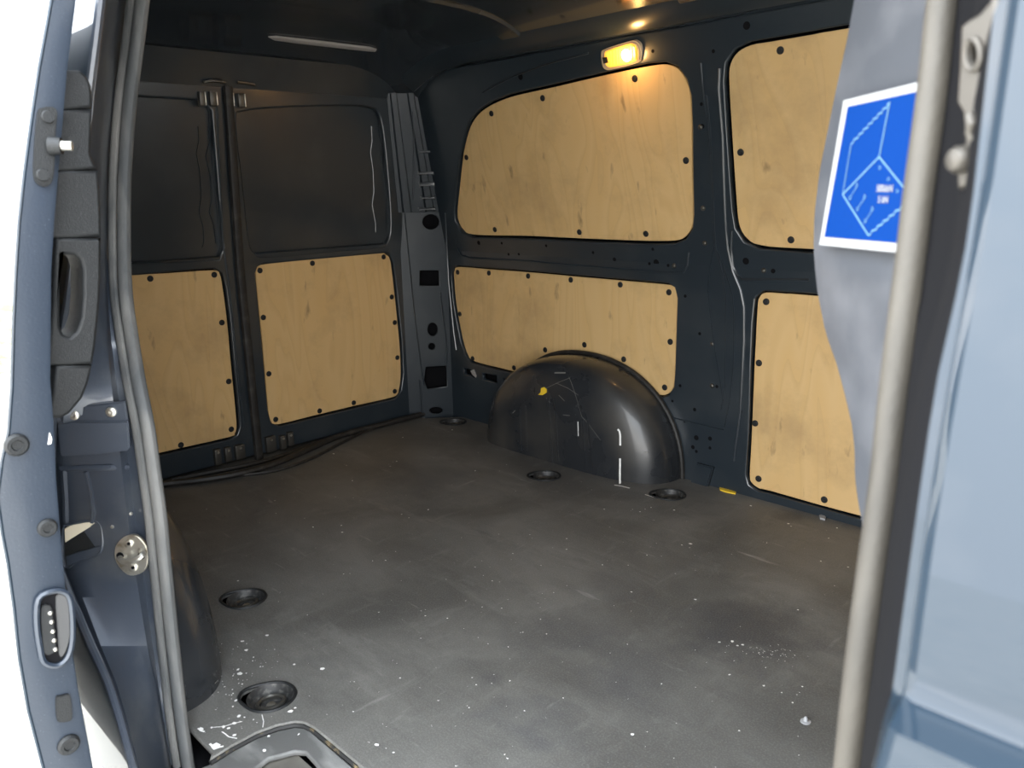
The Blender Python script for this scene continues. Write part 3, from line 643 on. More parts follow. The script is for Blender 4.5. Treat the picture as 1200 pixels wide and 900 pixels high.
# ---- ridges, flanges, bolts and holes of the far wall
FW = [wall_back.name, wb_up.name]
def fwr(pxs, r=0.0035, off=0.001, name='pressed_ridge'): return poly_ridge(name, pxs, r, INNER, wall_back, FW, off)
fwr([(821, 74), (824, 108), (829, 150), (833, 200), (835.5, 260), (836, 290), (832, 310), (829, 338), (832, 370), (838, 415), (844, 450), (847, 470)])
fwr([(828, 112), (832, 150), (835, 210), (837, 270), (839, 292), (846, 320), (850, 345), (850, 400), (849, 450), (845, 480)], 0.003)
fwr([(841, 295), (850, 320), (858, 345), (860, 370), (859, 430), (855, 470), (849, 500)], 0.003)
fwr([(843.5, 80), (842.5, 105), (847, 160), (849, 225), (851, 270), (853, 290), (859, 318), (868, 340), (872, 360), (872, 400), (868, 480), (860, 540)], 0.004)
fwr([(858, 270), (857, 290), (859, 312), (864, 322), (870, 327.5), (948, 328)], 0.004)
fwr([(537, 291), (541, 299), (552, 302), (620, 306), (700, 313), (785, 319.5), (801, 319), (806, 311), (808, 295)], 0.004)
fwr([(884, 350), (881, 380), (879, 430), (877, 500), (874, 545)], 0.003)
fwr([(790, 490), (820, 497), (848, 504)], 0.002)
fwr([(535.5, 255), (534, 285)], 0.003); fwr([(522, 250), (524, 290), (526, 330), (532, 390), (535, 410)], 0.003)
fwr([(690, 62), (640, 75), (600, 90), (566, 108)], 0.003)
for x, y in ((790, 311.5), (895, 317), (835, 403), (834.5, 452), (821, 149), (826, 285), (824, 244)):
    q = hit(x, y, FW); obj('bolt', cyl_bm(q[0], q[1], 0.0075, 0.004, 0.005, 12, dome=True), STEELDARK, wall_back)
hb = bmesh.new()
for x, y, r in ((820, 391, 3), (803, 347, 3), (797, 452, 3), (814, 480, 3.5), (788, 470, 2.5), (802, 494, 2), (816, 513, 5), (832, 514, 4), (812, 524, 4), (816, 529, 3), (832, 525, 3), (868, 482, 3), (906, 317.5, 4), (874, 306, 8), (769, 307.5, 6), (765, 292, 3), (783, 311, 3), (561, 284.5, 5), (588, 285, 3), (761, 309, 3), (596, 298, 3), (608, 298, 3), (695, 296, 3), (720, 304, 4), (640, 288, 3), (822, 122, 3), (823, 148, 4), (840, 453, 3), (836, 60, 3), (610, 90, 8), (765, 60, 3), (545, 300, 3), (875, 30, 10)):
    q = hit(x, y, FW+['ceiling'])
    if q: cyl_bm(q[0]-q[1]*0.001, q[1], min(r, 6)*0.0017, min(r, 6)*0.0016, 0.0016, 10, hb)
h_ = obj('punched_holes', hb, VOID, wall_back); h_['kind'] = 'stuff'
# bracket at the foot of the middle pillar
pb = low([(820, 541), (840, 546), (833, 570), (813, 565)])
obj('pillar_bracket', slab_bm([p+NF*0.022 for p in pb], NF, 0.022, 0.003), INNER, wall_back)
for pts in ([(484, 130), (485, 170), (484, 235)], [(474, 250), (480, 310), (486, 370), (493, 425), (497, 452)]):
    poly_ridge('pressed_ridge', pts, 0.003, INNER, wall_left, ['corner_post', 'corner_post_top'], 0.001)
for pts in ([(499, 114), (504, 140), (509, 170), (513, 188)], [(517, 222), (522, 260), (525, 300), (528, 350), (533, 405)], [(516, 342), (523, 400), (524, 425)], [(489, 377), (530, 368)], [(495, 490), (494, 470), (492, 445)]):
    poly_ridge('pressed_ridge', pts, 0.0035, INNER, wall_left, ['corner_post', 'corner_post_top'], 0.001)

# ---- lamp on the roof rail above the upper panel
LAMPN = FW+['ceiling']
lp = [hit(x, y, LAMPN) for x, y in [(704, 62), (708, 58), (735, 49.5), (744, 49), (749, 54), (750, 68), (746, 74), (716, 82), (708, 81), (704, 74)]]
lc = sum((q[0] for q in lp), Vector())/len(lp); ln = hit(727, 66, LAMPN)[1]
ln = (ln + Vector((0, 0, -0.15))).normalized()
lpx = [(703.5, 63), (708, 58), (735, 49.5), (743, 48.5), (749, 54), (750.5, 67), (746, 74), (716, 82), (708, 81.5), (704.5, 76)]
def lamp_loop(k, off):
    cx, cy = 727, 65.5
    return [on_plane(cx+(x-cx)*k, cy+(y-cy)*k, lc+ln*off, ln) for x, y in catmull(lpx, 4)]
AMB = mat('amber_lens', (0.9, 0.45, 0.10), 0.25); b_ = AMB.node_tree.nodes['Principled BSDF']; b_.inputs['Emission Color'].default_value = (1.0, 0.40, 0.03, 1); b_.inputs['Emission Strength'].default_value = 0.30
HOT = mat('lit_bulb', (1, 0.8, 0.4), 0.3); b_ = HOT.node_tree.nodes['Principled BSDF']; b_.inputs['Emission Color'].default_value = (1.0, 0.72, 0.25, 1); b_.inputs['Emission Strength'].default_value = 9.0
LHOUS = mat('lamp_housing', (0.45, 0.35, 0.24), 0.35)
lamp = empty('interior_lamp', lc); tag(lamp, 'glowing amber interior lamp above the upper plywood panel', 'lamp')
adopt(obj('housing', slab_bm(lamp_loop(1.0, 0.012), ln, 0.016, 0.004), LHOUS), lamp)
lens = adopt(obj('lens', slab_bm(lamp_loop(0.82, 0.018), ln, 0.010, 0.003), AMB), lamp)
bc = on_plane(734, 65, lc+ln*0.019, ln)
u_, v_, w_ = axes_from(ln)
adopt(obj('bulb', lathe_bm(bc, ln, [(0.017, -0.003), (0.016, 0.001), (0.011, 0.0035), (0.003, 0.0045)], 16)), lamp) if False else None
bm = lathe_bm(bc, ln, [(0.017, -0.003), (0.016, 0.001), (0.011, 0.0035), (0.003, 0.0045)], 16)
adopt(obj('bulb', bm, HOT), lamp)
for k in range(9):
    x = 716+k*3.6; a = on_plane(x, 77-k*0.9, lc+ln*0.0185, ln); b2 = on_plane(x-0.5, 60-k*0.9, lc+ln*0.0185, ln)
    adopt(obj('lens_rib', tube_bm([a, b2], 0.0011, 5), AMB), lamp)
sw = on_plane(710.5, 70, lc+ln*0.016, ln)
adopt(obj('switch', box_bm(sw, 0.012, 0.012, 0.01, (u_, v_, w_), bev=0.002), BLACK), lamp)
pt = bpy.data.lights.new('lamp_glow', 'POINT'); pt.energy = 0.4; pt.color = (1, 0.55, 0.18); pt.shadow_soft_size = 0.015
plo = bpy.data.objects.new('lamp_glow', pt); COL.objects.link(plo); plo.location = bc+ln*0.03; adopt(plo, lamp)

# ---- pale solid strip standing in for the bright light on the rear header
cp = [hit(x, y, ['ceiling', 'door_header']) for x, y in [(314, 41.5), (322, 43), (350, 46.5), (380, 50), (410, 53.5), (432, 56), (440, 57.5)]]
o = obj('header_light_streak', tube_bm([q[0]+q[1]*0.004 for q in cp], [0.002, 0.011, 0.013, 0.013, 0.013, 0.012, 0.008], 8, flat=0.45, flatdir=cp[3][1]), PALE)
tag(o, 'long narrow pale grey strip standing in for light on the header above the rear doors', 'painted light')

# ---- loose rubber strip along the rear sill
strip = empty('rubber_strip', (0.12, 0.82, 0)); tag(strip, 'loose black rubber sealing strip lying along the foot of the rear doors', 'seal strip')
def fl(pxs, z): return [tuple(max(Vector((0.03, -9, -9)).x, p.x) if i == 0 else p[i] for i in range(3)) for p in [onZ(x, y, z) for x, y in pxs]]
adopt(obj('strip', tube_bm([Vector(p) for p in catmull(fl([(150, 572), (195, 567), (240, 562), (285, 554), (325, 542), (360, 527), (395, 508), (430, 493), (460, 483), (478, 476)], 0.012), 4, False)], 0.012, 8, flat=0.9, flatdir=(0, 0, 1)), CABLE), strip)
adopt(obj('strip_lip', tube_bm([Vector(p) for p in catmull(fl([(195, 559), (240, 555), (290, 545), (330, 534), (370, 517), (405, 501), (440, 487), (470, 478)], 0.009), 4, False)], 0.008, 6), CABLE), strip)
adopt(obj('cord', tube_bm([Vector(p) for p in catmull(fl([(285, 557), (325, 551), (365, 537), (400, 519), (430, 502), (455, 489), (474, 480)], 0.005), 4, False)], 0.005, 6), CABLE), strip)

# ---- sticker on the bulkhead
stn = -BN if (CAM-B0).dot(BN) < 0 else BN
def stk(x, y, off=0.0): return on_plane(x, y, B0+stn*(0.006+off), BN)
Z9 = lambda x, y: (900+x/3.75, 75+y/3.75)
def skz(x, y, off): return stk(*Z9(x, y), off)
sticker = empty('load_sticker', skz(440, 450, 0)); tag(sticker, 'blue and white load-securing sticker with a white line drawing on the bulkhead', 'sticker')
def ext(a, b, k): return a+(b-a)*k
tl, bl, tr, br = skz(332, 160, 0), skz(225, 795, 0), skz(658, 80, 0), skz(560, 828, 0)
tr, br = ext(tl, tr, 1.22), ext(bl, br, 1.22)
adopt(obj('backing', slab_bm([tl, tr, br, bl], stn, 0.0045), WHITE, smooth=False), sticker)
tl, bl, tr, br = skz(350, 188, 0.0004), skz(247, 760, 0.0004), skz(650, 122, 0.0004), skz(568, 787, 0.0004)
tr, br = ext(tl, tr, 1.19), ext(bl, br, 1.20)
adopt(obj('blue_field', slab_bm([tl, tr, br, bl], stn, 0.0003), BLUE, smooth=False), sticker)
def wavy(a, b, n=8, amp=5):
    out = []; dx, dy = b[0]-a[0], b[1]-a[1]; L_ = math.hypot(dx, dy)
    for k in range(n*4+1):
        t = k/(n*4); o_ = amp*math.sin(t*n*2*math.pi); out.append((a[0]+dx*t-dy/L_*o_, a[1]+dy*t+dx/L_*o_))
    return out
def drawn(name, pts, w, m=LINE): return adopt(obj(name, ribbon_bm([skz(x, y, 0.0008) for x, y in pts], w, stn), m, smooth=False), sticker)
drawn('drawn_line', [(535, 165), (488, 408)], 0.0010); drawn('drawn_line', [(488, 408), (328, 573)], 0.0010); drawn('drawn_line', [(328, 573), (365, 350)], 0.0008)
drawn('drawn_wavy_line', wavy((365, 350), (535, 172), 8, 4), 0.0009); drawn('drawn_line', [(488, 408), (640, 598)], 0.0011); drawn('drawn_line', [(328, 573), (440, 752)], 0.0012)
drawn('drawn_wavy_line', wavy((440, 752), (620, 600), 7, 4), 0.0010)
for a, b2 in (((390, 540), (362, 582)), ((424, 590), (395, 632)), ((458, 643), (430, 685))): drawn('drawn_line', [a, b2], 0.0005)
for x, y in ((491, 455), (529, 505), (568, 558), (390, 532), (424, 582), (458, 635), (360, 588), (393, 637), (427, 690)):
    drawn('drawn_eye', [(x-4, y+6), (x-3, y-6), (x+4, y-5), (x+5, y+1), (x+2, y+6), (x-4, y+6)], 0.0005)
hu = (skz(580, 548, 0)-skz(440, 548, 0)); hu.z = 0; hu.normalize()
def text(s, x, y, size, m):
    cu = bpy.data.curves.new('lettering', 'FONT'); cu.body = s; cu.size = size; cu.align_x = 'CENTER'; cu.align_y = 'CENTER'; cu.extrude = 0.0001; cu.offset = 0.0
    t = bpy.data.objects.new('lettering_c', cu); COL.objects.link(t); dg = bpy.context.evaluated_depsgraph_get(); me = bpy.data.meshes.new_from_object(t.evaluated_get(dg)); bpy.data.objects.remove(t)
    c = skz(x, y, 0.0009)
    for v in me.vertices: v.co = c + hu*v.co.x*0.95 + Z_*v.co.y + stn*v.co.z
    me.materials.clear(); me.materials.append(m); o = bpy.data.objects.new('lettering', me); COL.objects.link(o); return adopt(o, sticker)
text('500daN', 512, 548, 0.0068, WHITE); text('5 kN', 505, 597, 0.0068, WHITE)

# ---- latch bracket on the front pillar (close, out of focus)
lb_ = empty('pillar_catch', onNear(1146, 100, -0.088)); tag(lb_, 'pale zinc catch bracket with a round hole on the front pillar beside the tan seal', 'catch')
cn = (CAM - lb_.location).normalized(); cn.z = 0; cn = (cn + Vector((-0.9, 0, 0))).normalized()
def cpx(x, y, o=0): return on_plane(x, y, lb_.location+cn*o, cn)
cu_, cv_, cw_ = axes_from(cn); c0 = lb_.location.copy()
def cuv(pxs): return [((cpx(x, y)-c0).dot(cu_), (cpx(x, y)-c0).dot(cv_)) for x, y in pxs]
pl_ = plate_with_holes('plate', cuv([(1126, 31), (1134, 24), (1148, 16), (1160, 2), (1163, -40), (1172, -40), (1160, 60), (1152, 120), (1146, 155), (1140, 190), (1130, 218), (1122, 222), (1121, 205), (1131, 165), (1128, 132), (1121, 120), (1124, 80)]), [cuv(circ(1140.5, 62, 6, 13))], c0, cu_, cv_, 0.006, ZINC, bev=0.0012); adopt(pl_, lb_)
hr = [cpx(x, y, 0.001) for x, y in circ(1140, 64, 9, 18, 24)]
adopt(obj('hole_rim', tube_bm(hr, 0.0012, 6, closed=True), ZINC), lb_)
adopt(obj('bolt_head', lathe_bm(cpx(1128, 187, 0), cn, [(0.0062, 0), (0.006, 0.003), (0.0045, 0.0052), (0.001, 0.006)], 14), ZINC), lb_)
adopt(obj('bent_tab', tube_bm([cpx(1138, 135, 0.002), cpx(1141, 145, 0.003), cpx(1137, 155, 0.002), cpx(1142, 163, 0.001)], 0.0022, 6), ZINC), lb_)

# ---- roller cover, striker and guide pocket on the rear jamb
def jplane(x, y):
    q = hit(x, y, JB); return q
jq = jplane(110, 505); jn = (jq[1] + Vector((0.15, -0.1, 0))).normalized(); jn.z *= 0.3; jn.normalize()
def jp(x, y, off, base=None): return on_plane(x, y, (base or jq[0])+jn*off, jn)
cover = empty('roller_cover', jq[0]); tag(cover, 'flat blue-grey metal roller cover plate with two bright bolts on the rear jamb', 'cover plate')
adopt(obj('plate', slab_bm([jp(x, y, 0.012) for x, y in [(67, 496), (90, 494), (125, 494), (150, 493.5), (152, 525), (148, 529), (110, 533.5), (72, 535), (70, 530)]], jn, 0.006, 0.002), JAMB), cover)
adopt(obj('flange', slab_bm([jp(x, y, 0.008) for x, y in [(66, 496), (66, 490), (92, 476), (146, 470.5), (150, 495)]], jn, 0.006, 0.002), JAMB), cover)
for x, y in ((87, 486), (130.5, 482.5)):
    bo = adopt(obj('bolt', lathe_bm(jp(x, y, 0.008), jn, [(0.0078, 0), (0.0074, 0.003), (0.005, 0.0045), (0.0022, 0.0046), (0.0018, 0.003)], 16), STEEL), cover)
q = jplane(153, 650); kn = (q[1]+Vector((0.3, -0.15, 0))).normalized(); k0 = q[0]+kn*0.003
stt = empty('door_striker', k0); tag(stt, 'bare steel door striker with a wire loop on the rear jamb', 'striker')
def kp(x, y, off): return on_plane(x, y, k0+kn*off, kn)
adopt(obj('plate', slab_bm([kp(x, y, 0.003) for x, y in catmull([(147, 628.5), (160, 628), (171, 640), (173.5, 655), (170, 668), (160, 674), (148, 673.5), (136, 660), (134, 645), (138, 636)], 3)], kn, 0.006, 0.0015), STEEL), stt)
for x, y in ((151, 637), (156, 665)):
    bo = adopt(obj('bolt', lathe_bm(kp(x, y, 0.003), kn, [(0.0068, 0), (0.0064, 0.003), (0.0045, 0.004)], 14), STEEL), stt)
    adopt(obj('bolt_socket', cyl_bm(kp(x, y, 0.0066), kn, 0.003, 0.003, 0.0012, 6), VOID), stt)
lpz = [kp(141, 654, 0.002), kp(141, 655, 0.014), kp(146, 658, 0.020), kp(160, 655, 0.022), kp(167, 650, 0.018), kp(165, 645, 0.002)]
adopt(obj('wire_loop', tube_bm([Vector(p) for p in catmull([tuple(p) for p in lpz], 4, False)], 0.0045, 8), STEEL), stt)
for x, y in ((141, 651), (166, 651)):
    adopt(obj('cavity', cyl_bm(kp(x, y, 0.0022), kn, 0.006, 0.006, 0.0014, 10), VOID), stt)
q = jplane(98, 640); gn = (q[1]+Vector((0.2, -0.1, 0.05))).normalized(); g0 = q[0]
gp = empty('guide_pocket', g0); tag(gp, 'open black guide pocket with a pale painted reflection inside it on the rear jamb', 'pocket')
def gpx(x, y, off): return on_plane(x, y, g0+gn*off, gn)
lo = [(74, 620), (84, 614), (108, 609.5), (117, 613), (120, 622), (120, 640), (114, 650), (95, 655), (76, 664)]
adopt(obj('pocket_back', slab_bm([gpx(x, y, 0.003) for x, y in catmull(lo, 3)], gn, 0.004), BLACK), gp)
adopt(obj('rim', tube_bm([gpx(x, y, 0.004) for x, y in catmull(lo, 3)], 0.0025, 6, closed=True), JAMB), gp)
adopt(obj('pocket_reflection', slab_bm([gpx(x, y, 0.006) for x, y in [(75, 620), (85, 614.5), (107, 611), (113, 613), (100, 621), (76, 636)]], gn, 0.003, 0.001), mat('beige_reflection', (0.62, 0.56, 0.44), 0.5)), gp)  # pale slab: beige reflection in the pocket, put into colour and shape
adopt(obj('lower_plate', slab_bm([gpx(x, y, 0.006) for x, y in [(77, 652), (100, 645), (119, 639), (119, 643), (112, 651), (95, 656), (78, 664)]], gn, 0.003, 0.001), JAMB), gp)

# ---- the sliding door, slid back: we see its leading edge, the outer skin raking away and the inner grab handle
XD = 1.50
OUT = [(-60, 70), (0, 60), (80, 45), (180, 30), (260, 21), (350, 15), (450, 12), (500, 8), (532, 0), (575, -6), (617, 0), (675, 11), (737, 16), (800, 25), (850, 37), (900, 51), (980, 72), (1060, 90)]
INN = [(-60, 98), (0, 91), (80, 81), (140, 76), (225, 69), (300, 63), (450, 62), (500, 66), (580, 70), (650, 76), (740, 84), (800, 92), (870, 105), (900, 111), (1060, 140)]
ysd = [-60, -20, 30, 80, 140, 200, 260, 320, 380, 450, 500, 532, 575, 617, 650, 700, 760, 820, 880, 940, 1000, 1060]
ends = []
for y in ysd:
    a, b = onX(lerp_tab(OUT, y), y, XD), onX(lerp_tab(INN, y), y, XD); b.z = a.z = 0.5*(a.z+b.z); ends.append((a, b))
rows = []
for a, b in ends:
    w = (b-a).normalized()
    prof = [Vector((0.50, a.y+0.004, a.z)), Vector((1.0, a.y-0.001, a.z)), Vector((XD-0.03, a.y, a.z)), Vector((XD-0.003, a.y, a.z)), a+w*0.003, a+w*0.006, b-w*0.006, b-w*0.002+Vector((-0.001, 0, 0)), Vector((XD-0.008, b.y, b.z)), Vector((1.0, b.y+0.0, b.z)), Vector((0.50, b.y, b.z))]
    rows.append(prof)
EDGEP = mat('door_edge_paint', (0.03, 0.04, 0.06), 0.4, 0.2, 0.4, 0.15)
noise_mix(EDGEP, (0.019, 0.027, 0.041), (0.10, 0.11, 0.13), 420, 0.66, 0.76, bump=0.1, bump_scale=300)
dbm = fix_normals(grid_bm(rows)); door_3 = obj('door_3', dbm, PAINT); door_3.data.materials.append(EDGEP)
for i, pg in enumerate(door_3.data.polygons):
    if i % 10 in (4, 5, 6, 7): pg.material_index = 1
tag(door_3, 'sliding side door slid back, seen on its blue-grey leading edge', 'door', kind='structure'); reg(door_3)
obj('door_hem', tube_bm([a+Vector((-0.001, 0.001, 0)) for a, b in ends], 0.0022, 6), PAINT, door_3)
def dx_(x, y, o=0.0): return onX(x, y, XD+o)
obj('pin_plate', slab_bm([dx_(x, y, 0.006) for x, y in catmull([(47, 127), (62, 125), (68, 132), (66, 150), (64, 200), (60, 215), (52, 219), (42, 212), (40, 195), (42, 160), (44, 140)], 2)], X_, 0.006, 0.0015), BLACK, door_3)
pp = obj('buffer_pin', cyl_bm(dx_(57, 171, 0.004)+Vector((0.004, 0, 0)), Vector((0.55, 0.8, -0.05)), 0.010, 0.009, 0.012, 14), BLACK, door_3)
obj('pin_tip', cyl_bm(dx_(57, 171, 0.004)+Vector((0.0095, 0.008, 0)), Vector((0.55, 0.8, -0.05)), 0.0055, 0.005, 0.013, 12), STEEL, pp)
for x, y in ((56, 137), (50, 205)): obj('screw', cyl_bm(dx_(x, y, 0.006), X_, 0.007, 0.006, 0.004, 12, dome=True), BLACK, door_3)
for x, y, r in ((19, 521, 0.013), (55, 618, 0.011), (80, 872, 0.013)):
    o = obj('bumper', lathe_bm(dx_(x, y, 0), X_, [(r, -0.001), (r, 0.003), (r*0.8, 0.006), (r*0.5, 0.006), (r*0.42, 0.004), (0.001, 0.004)], 16), BLACK, door_3)
# contact pocket
lo = [(45, 702), (60, 693), (74, 693), (82, 702), (85, 730), (84, 755), (78, 772), (66, 780), (52, 776), (47, 760), (43, 730)]
obj('contact_frame', tube_bm([dx_(x, y, 0.004) for x, y in catmull(lo, 3)], 0.0035, 6, closed=True), EDGEP, door_3)
cpk = obj('contact_pocket', slab_bm([dx_(x, y, 0.002) for x, y in catmull(lo, 3)], X_, 0.003), VOID, door_3)
obj('contact_block', slab_bm([dx_(x, y, 0.007) for x, y in catmull([(49, 714), (56, 709), (61, 714), (64, 740), (66, 760), (60, 767), (53, 766), (50, 745)], 3)], X_, 0.006, 0.001), BLACK, door_3)
for x, y in ((58.5, 718), (60, 728.5), (61.5, 739.5), (63, 750), (64.5, 760.5)): obj('contact_stud', cyl_bm(dx_(x, y, 0.006), X_, 0.0028, 0.001, 0.004, 8, dome=True), STEEL, cpk)
obj('inner_grip', slab_bm([dx_(x, y, 0.0045) for x, y in catmull([(66, 700), (76, 698), (81, 710), (82, 745), (76, 766), (70, 768), (68, 740)], 3)], X_, 0.004, 0.001), mat('worn_grey', (0.045, 0.045, 0.046), 0.6), cpk)
lo = [(66, 819), (72, 816), (80, 814), (83, 818), (85, 838), (83, 845), (72, 847), (67, 843)]
obj('rubber_pad', slab_bm([dx_(x, y, 0.004) for x, y in catmull(lo, 3)], X_, 0.004, 0.001), BLACK, door_3)
o = obj('paint_chip', slab_bm([dx_(x, y, 0.0006) for x, y in [(58, 507), (61, 514), (60, 520), (56, 521), (57, 515)]], X_, 0.0006), PAINTW, door_3)
# grab handle on the door's inner face, in four mouldings with real shut lines
XH = XD-0.035
HR = [(80, 88), (84, 97), (90, 103), (100, 107.5), (112, 109), (128, 108.5), (150, 108.5), (170, 107.5), (180, 107), (190, 111), (199, 115), (225, 118), (250, 119), (280, 119.5), (320, 119), (350, 118), (380, 115.5), (410, 112), (427, 109), (450, 104), (467, 97), (485, 82), (491, 70)]
def hseg(name, y0, y1, hole=None, par=None):
    yy = [y0]+[y for y, _ in HR if y0 < y < y1]+[y1]
    lo = [(lerp_tab(HR, y), y) for y in yy] + [(56, y1+ (1 if y1 > 480 else 2)), (62, (y0+y1)/2), (66, y0)]
    uv = lambda q: [((onX(x, y, XH)).y, (onX(x, y, XH)).z) for x, y in q]
    o = plate_with_holes(name, uv(lo), [uv(hole)] if hole else [], Vector((XH, 0, 0)), Y_, Z_, 0.05, BLACK, par, bev=0.004)
    return o
gh = hseg('grab_handle', 278.7, 427, [(71, 300), (76, 298.5), (88, 299), (94, 304), (97, 315), (97.5, 345), (95.5, 372), (90, 388), (82, 395.5), (75, 392), (71, 383)], door_3)
hseg('handle_top', 82, 127, None, gh); hseg('handle_neck', 128, 198.5, None, gh); hseg('handle_upper', 199.5, 277.5, None, gh); hseg('handle_foot', 428.2, 490, None, gh)
# plywood lining on the inner face of the sliding door
for k0_, k1_ in ((3, 8), (10, 17)):
    a_, b_ = ends[k0_][1], ends[k1_][1]; n_ = Vector((0, a_.z-b_.z, -(a_.y-b_.y))).normalized()
    obj('lining_panel', slab_bm([Vector((x, p.y, p.z))+n_*0.010 for x, p in ((0.60, a_), (1.38, a_), (1.38, b_), (0.60, b_))], n_, 0.010), PLY, door_3, smooth=False)

# ================================================================== LITTER AND PAINT
o = obj('plastic_plug', lathe_bm(onZ(944, 846, 0.0), Z_, [(0.0085, 0.0), (0.0085, 0.0018), (0.0036, 0.0024), (0.0034, 0.007), (0.0018, 0.010)], 14), WHITE)
tag(o, 'small white plastic plug standing on the open load floor', 'plug')
def scrap(name, label, pts, th, m, cat): tag(obj(name, slab_bm(pts, Z_ if True else Z_, th, 0), m, smooth=False), label, cat)
def fscrap(label, pxs, m, h=0.004): tag(obj('scrap', slab_bm([onZ(x, y, h) for x, y in pxs], Z_, h, 0), m, smooth=False), label, 'scrap')
fscrap('yellow scrap on the floor ahead of the front end of the far wheel arch', [(843, 571), (852, 571), (863, 575), (862, 578), (852, 576), (844, 573.5)], YELLOW)
fscrap('yellow scrap on the floor near the rear corner post', [(564, 487.5), (572, 488), (574, 490.5), (568, 491.5), (563.5, 489.5)], YELLOW)
fscrap('white paper scrap at the foot of the tall lower plywood panel', [(960, 603.5), (964, 602.5), (968, 605.5), (967, 608), (961, 606.5)], WHITE, 0.005)
q = [hit(x, y, AF, 0.0025)[0] for x, y in [(631, 462.5), (634, 460), (634.5, 455), (638, 453.5), (641, 456), (641, 460), (636, 463)]]
qn = hit(636, 458, AF)[1]
tag(obj('scrap', slab_bm(q, qn, 0.002), YELLOW, smooth=False), 'yellow sticker remnant stuck on the far wheel arch', 'scrap')
q = [p_+NF*(PROUD+0.003) for p_ in low([(554, 434), (558, 432), (561, 440), (560, 442), (556, 438)])]
tag(obj('scrap', slab_bm(q, NF, 0.002), PALE, smooth=False), 'pale paper scrap caught in a wall slot beside the far wheel arch', 'scrap')
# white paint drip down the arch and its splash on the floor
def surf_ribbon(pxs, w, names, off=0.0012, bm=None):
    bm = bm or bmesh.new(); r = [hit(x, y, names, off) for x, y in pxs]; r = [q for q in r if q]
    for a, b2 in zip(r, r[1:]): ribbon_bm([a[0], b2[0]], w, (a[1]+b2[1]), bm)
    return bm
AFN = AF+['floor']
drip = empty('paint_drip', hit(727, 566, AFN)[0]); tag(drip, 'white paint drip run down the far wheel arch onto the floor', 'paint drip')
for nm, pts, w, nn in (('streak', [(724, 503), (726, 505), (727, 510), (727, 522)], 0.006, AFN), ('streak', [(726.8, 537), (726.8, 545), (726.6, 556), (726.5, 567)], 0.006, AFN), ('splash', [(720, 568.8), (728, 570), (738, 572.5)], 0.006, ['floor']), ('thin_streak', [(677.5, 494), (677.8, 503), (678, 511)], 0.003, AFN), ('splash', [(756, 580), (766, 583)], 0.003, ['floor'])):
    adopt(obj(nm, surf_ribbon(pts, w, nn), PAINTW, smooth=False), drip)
SCR = mat('grey_scratch', (0.16, 0.155, 0.14), 0.6)
bm = bmesh.new()
for pts, w in (([(667, 442), (671, 452), (675, 464), (682, 488), (690, 497), (704, 516)], 0.0012), ([(640, 455), (655, 448), (668, 443)], 0.001), ([(652, 449), (666, 455), (678, 463)], 0.001), ([(601, 484), (604, 481)], 0.002), ([(660, 486), (668, 487)], 0.0015), ([(650, 437), (663, 437)], 0.005), ([(755, 530), (759, 530)], 0.003), ([(640, 466), (645, 472)], 0.002), ([(655, 463), (662, 470)], 0.0015)):
    surf_ribbon(pts, w, AF, bm=bm)
s_ = obj('scratches', bm, SCR, arch_far, smooth=False); s_['kind'] = 'stuff'
bm = bmesh.new()
for pts, w in (([(256, 762), (259, 766)], 0.002), ([(270, 766), (270, 772)], 0.002), ([(251, 801), (255, 797)], 0.002), ([(265, 782), (266, 786)], 0.002)):
    surf_ribbon(pts, w, AN, bm=bm)
s_ = obj('scratches', bm, SCR, arch_near, smooth=False); s_['kind'] = 'stuff'
# flecks of white paint and dust on the floor
def fleck(bm, c, r):
    if any((Vector((c.x, c.y, 0))-Vector((e_.x, e_.y, 0))).length < ER*1.3 for e_, _ in EYES): return
    n = random.randint(5, 7); st_ = random.uniform(0.5, 1.0); ro = random.uniform(0, 6.28)
    v = []
    for k in range(n):
        a = 2*math.pi*k/n; rr_ = r*random.uniform(0.65, 1.2); x, y = rr_*math.cos(a), rr_*math.sin(a)*st_
        v.append(bm.verts.new(Vector((c.x+x*math.cos(ro)-y*math.sin(ro), c.y+x*math.sin(ro)+y*math.cos(ro), 0.0009))))
    bm.faces.new(v)
bm = bmesh.new()
known = [(809, 637.5, 3.5), (815, 703, 3.5), (799, 639, 2), (758, 651, 2), (740, 694, 2.5), (557, 552, 2), (472, 513, 2.5), (530, 504, 2), (391, 532, 2.5), (413, 563.5, 2), (367, 618, 2.5), (400, 616, 2), (452, 657, 2), (401, 624, 2), (322, 587, 2), (465, 541, 2), (502, 597.5, 2.5), (378, 784, 5), (441, 873, 5), (741, 861, 3.5), (858, 752, 4), (864, 757, 2.5), (870, 756, 3), (843, 753, 2.5), (855, 791, 2.5), (895, 804, 2.5), (935, 715, 2), (940, 805, 2), (916, 812, 2), (929, 824, 2), (937, 812, 1.5), (924, 614, 3), (927, 617, 1.5), (981, 619, 2), (971, 631, 2), (962, 658, 2), (994, 665, 2), (280, 839.5, 5), (289, 762, 4), (284, 752, 4), (281, 790, 6), (279, 785, 4), (252, 875, 9), (277, 821, 5), (285, 825, 4), (306, 838, 4), (310, 880, 4), (315, 863, 3), (340, 834, 5), (346, 830, 3), (350, 861, 3), (236, 855, 7), (262, 852, 4), (275, 848, 4), (268, 854, 3), (248, 853, 3), (275, 862, 4), (313, 745, 3), (345, 779, 3), (279, 681, 2), (297, 704, 5), (664, 644, 2), (708, 597, 2), (790, 598, 2.5), (763, 595, 2), (756, 597, 1.5), (750, 600, 1.5), (880, 593, 3)]
for x, y, r in known:
    c = onZ(x, y, 0); d_ = (c-CAM).length; fleck(bm, c, r*d_/F*0.62)
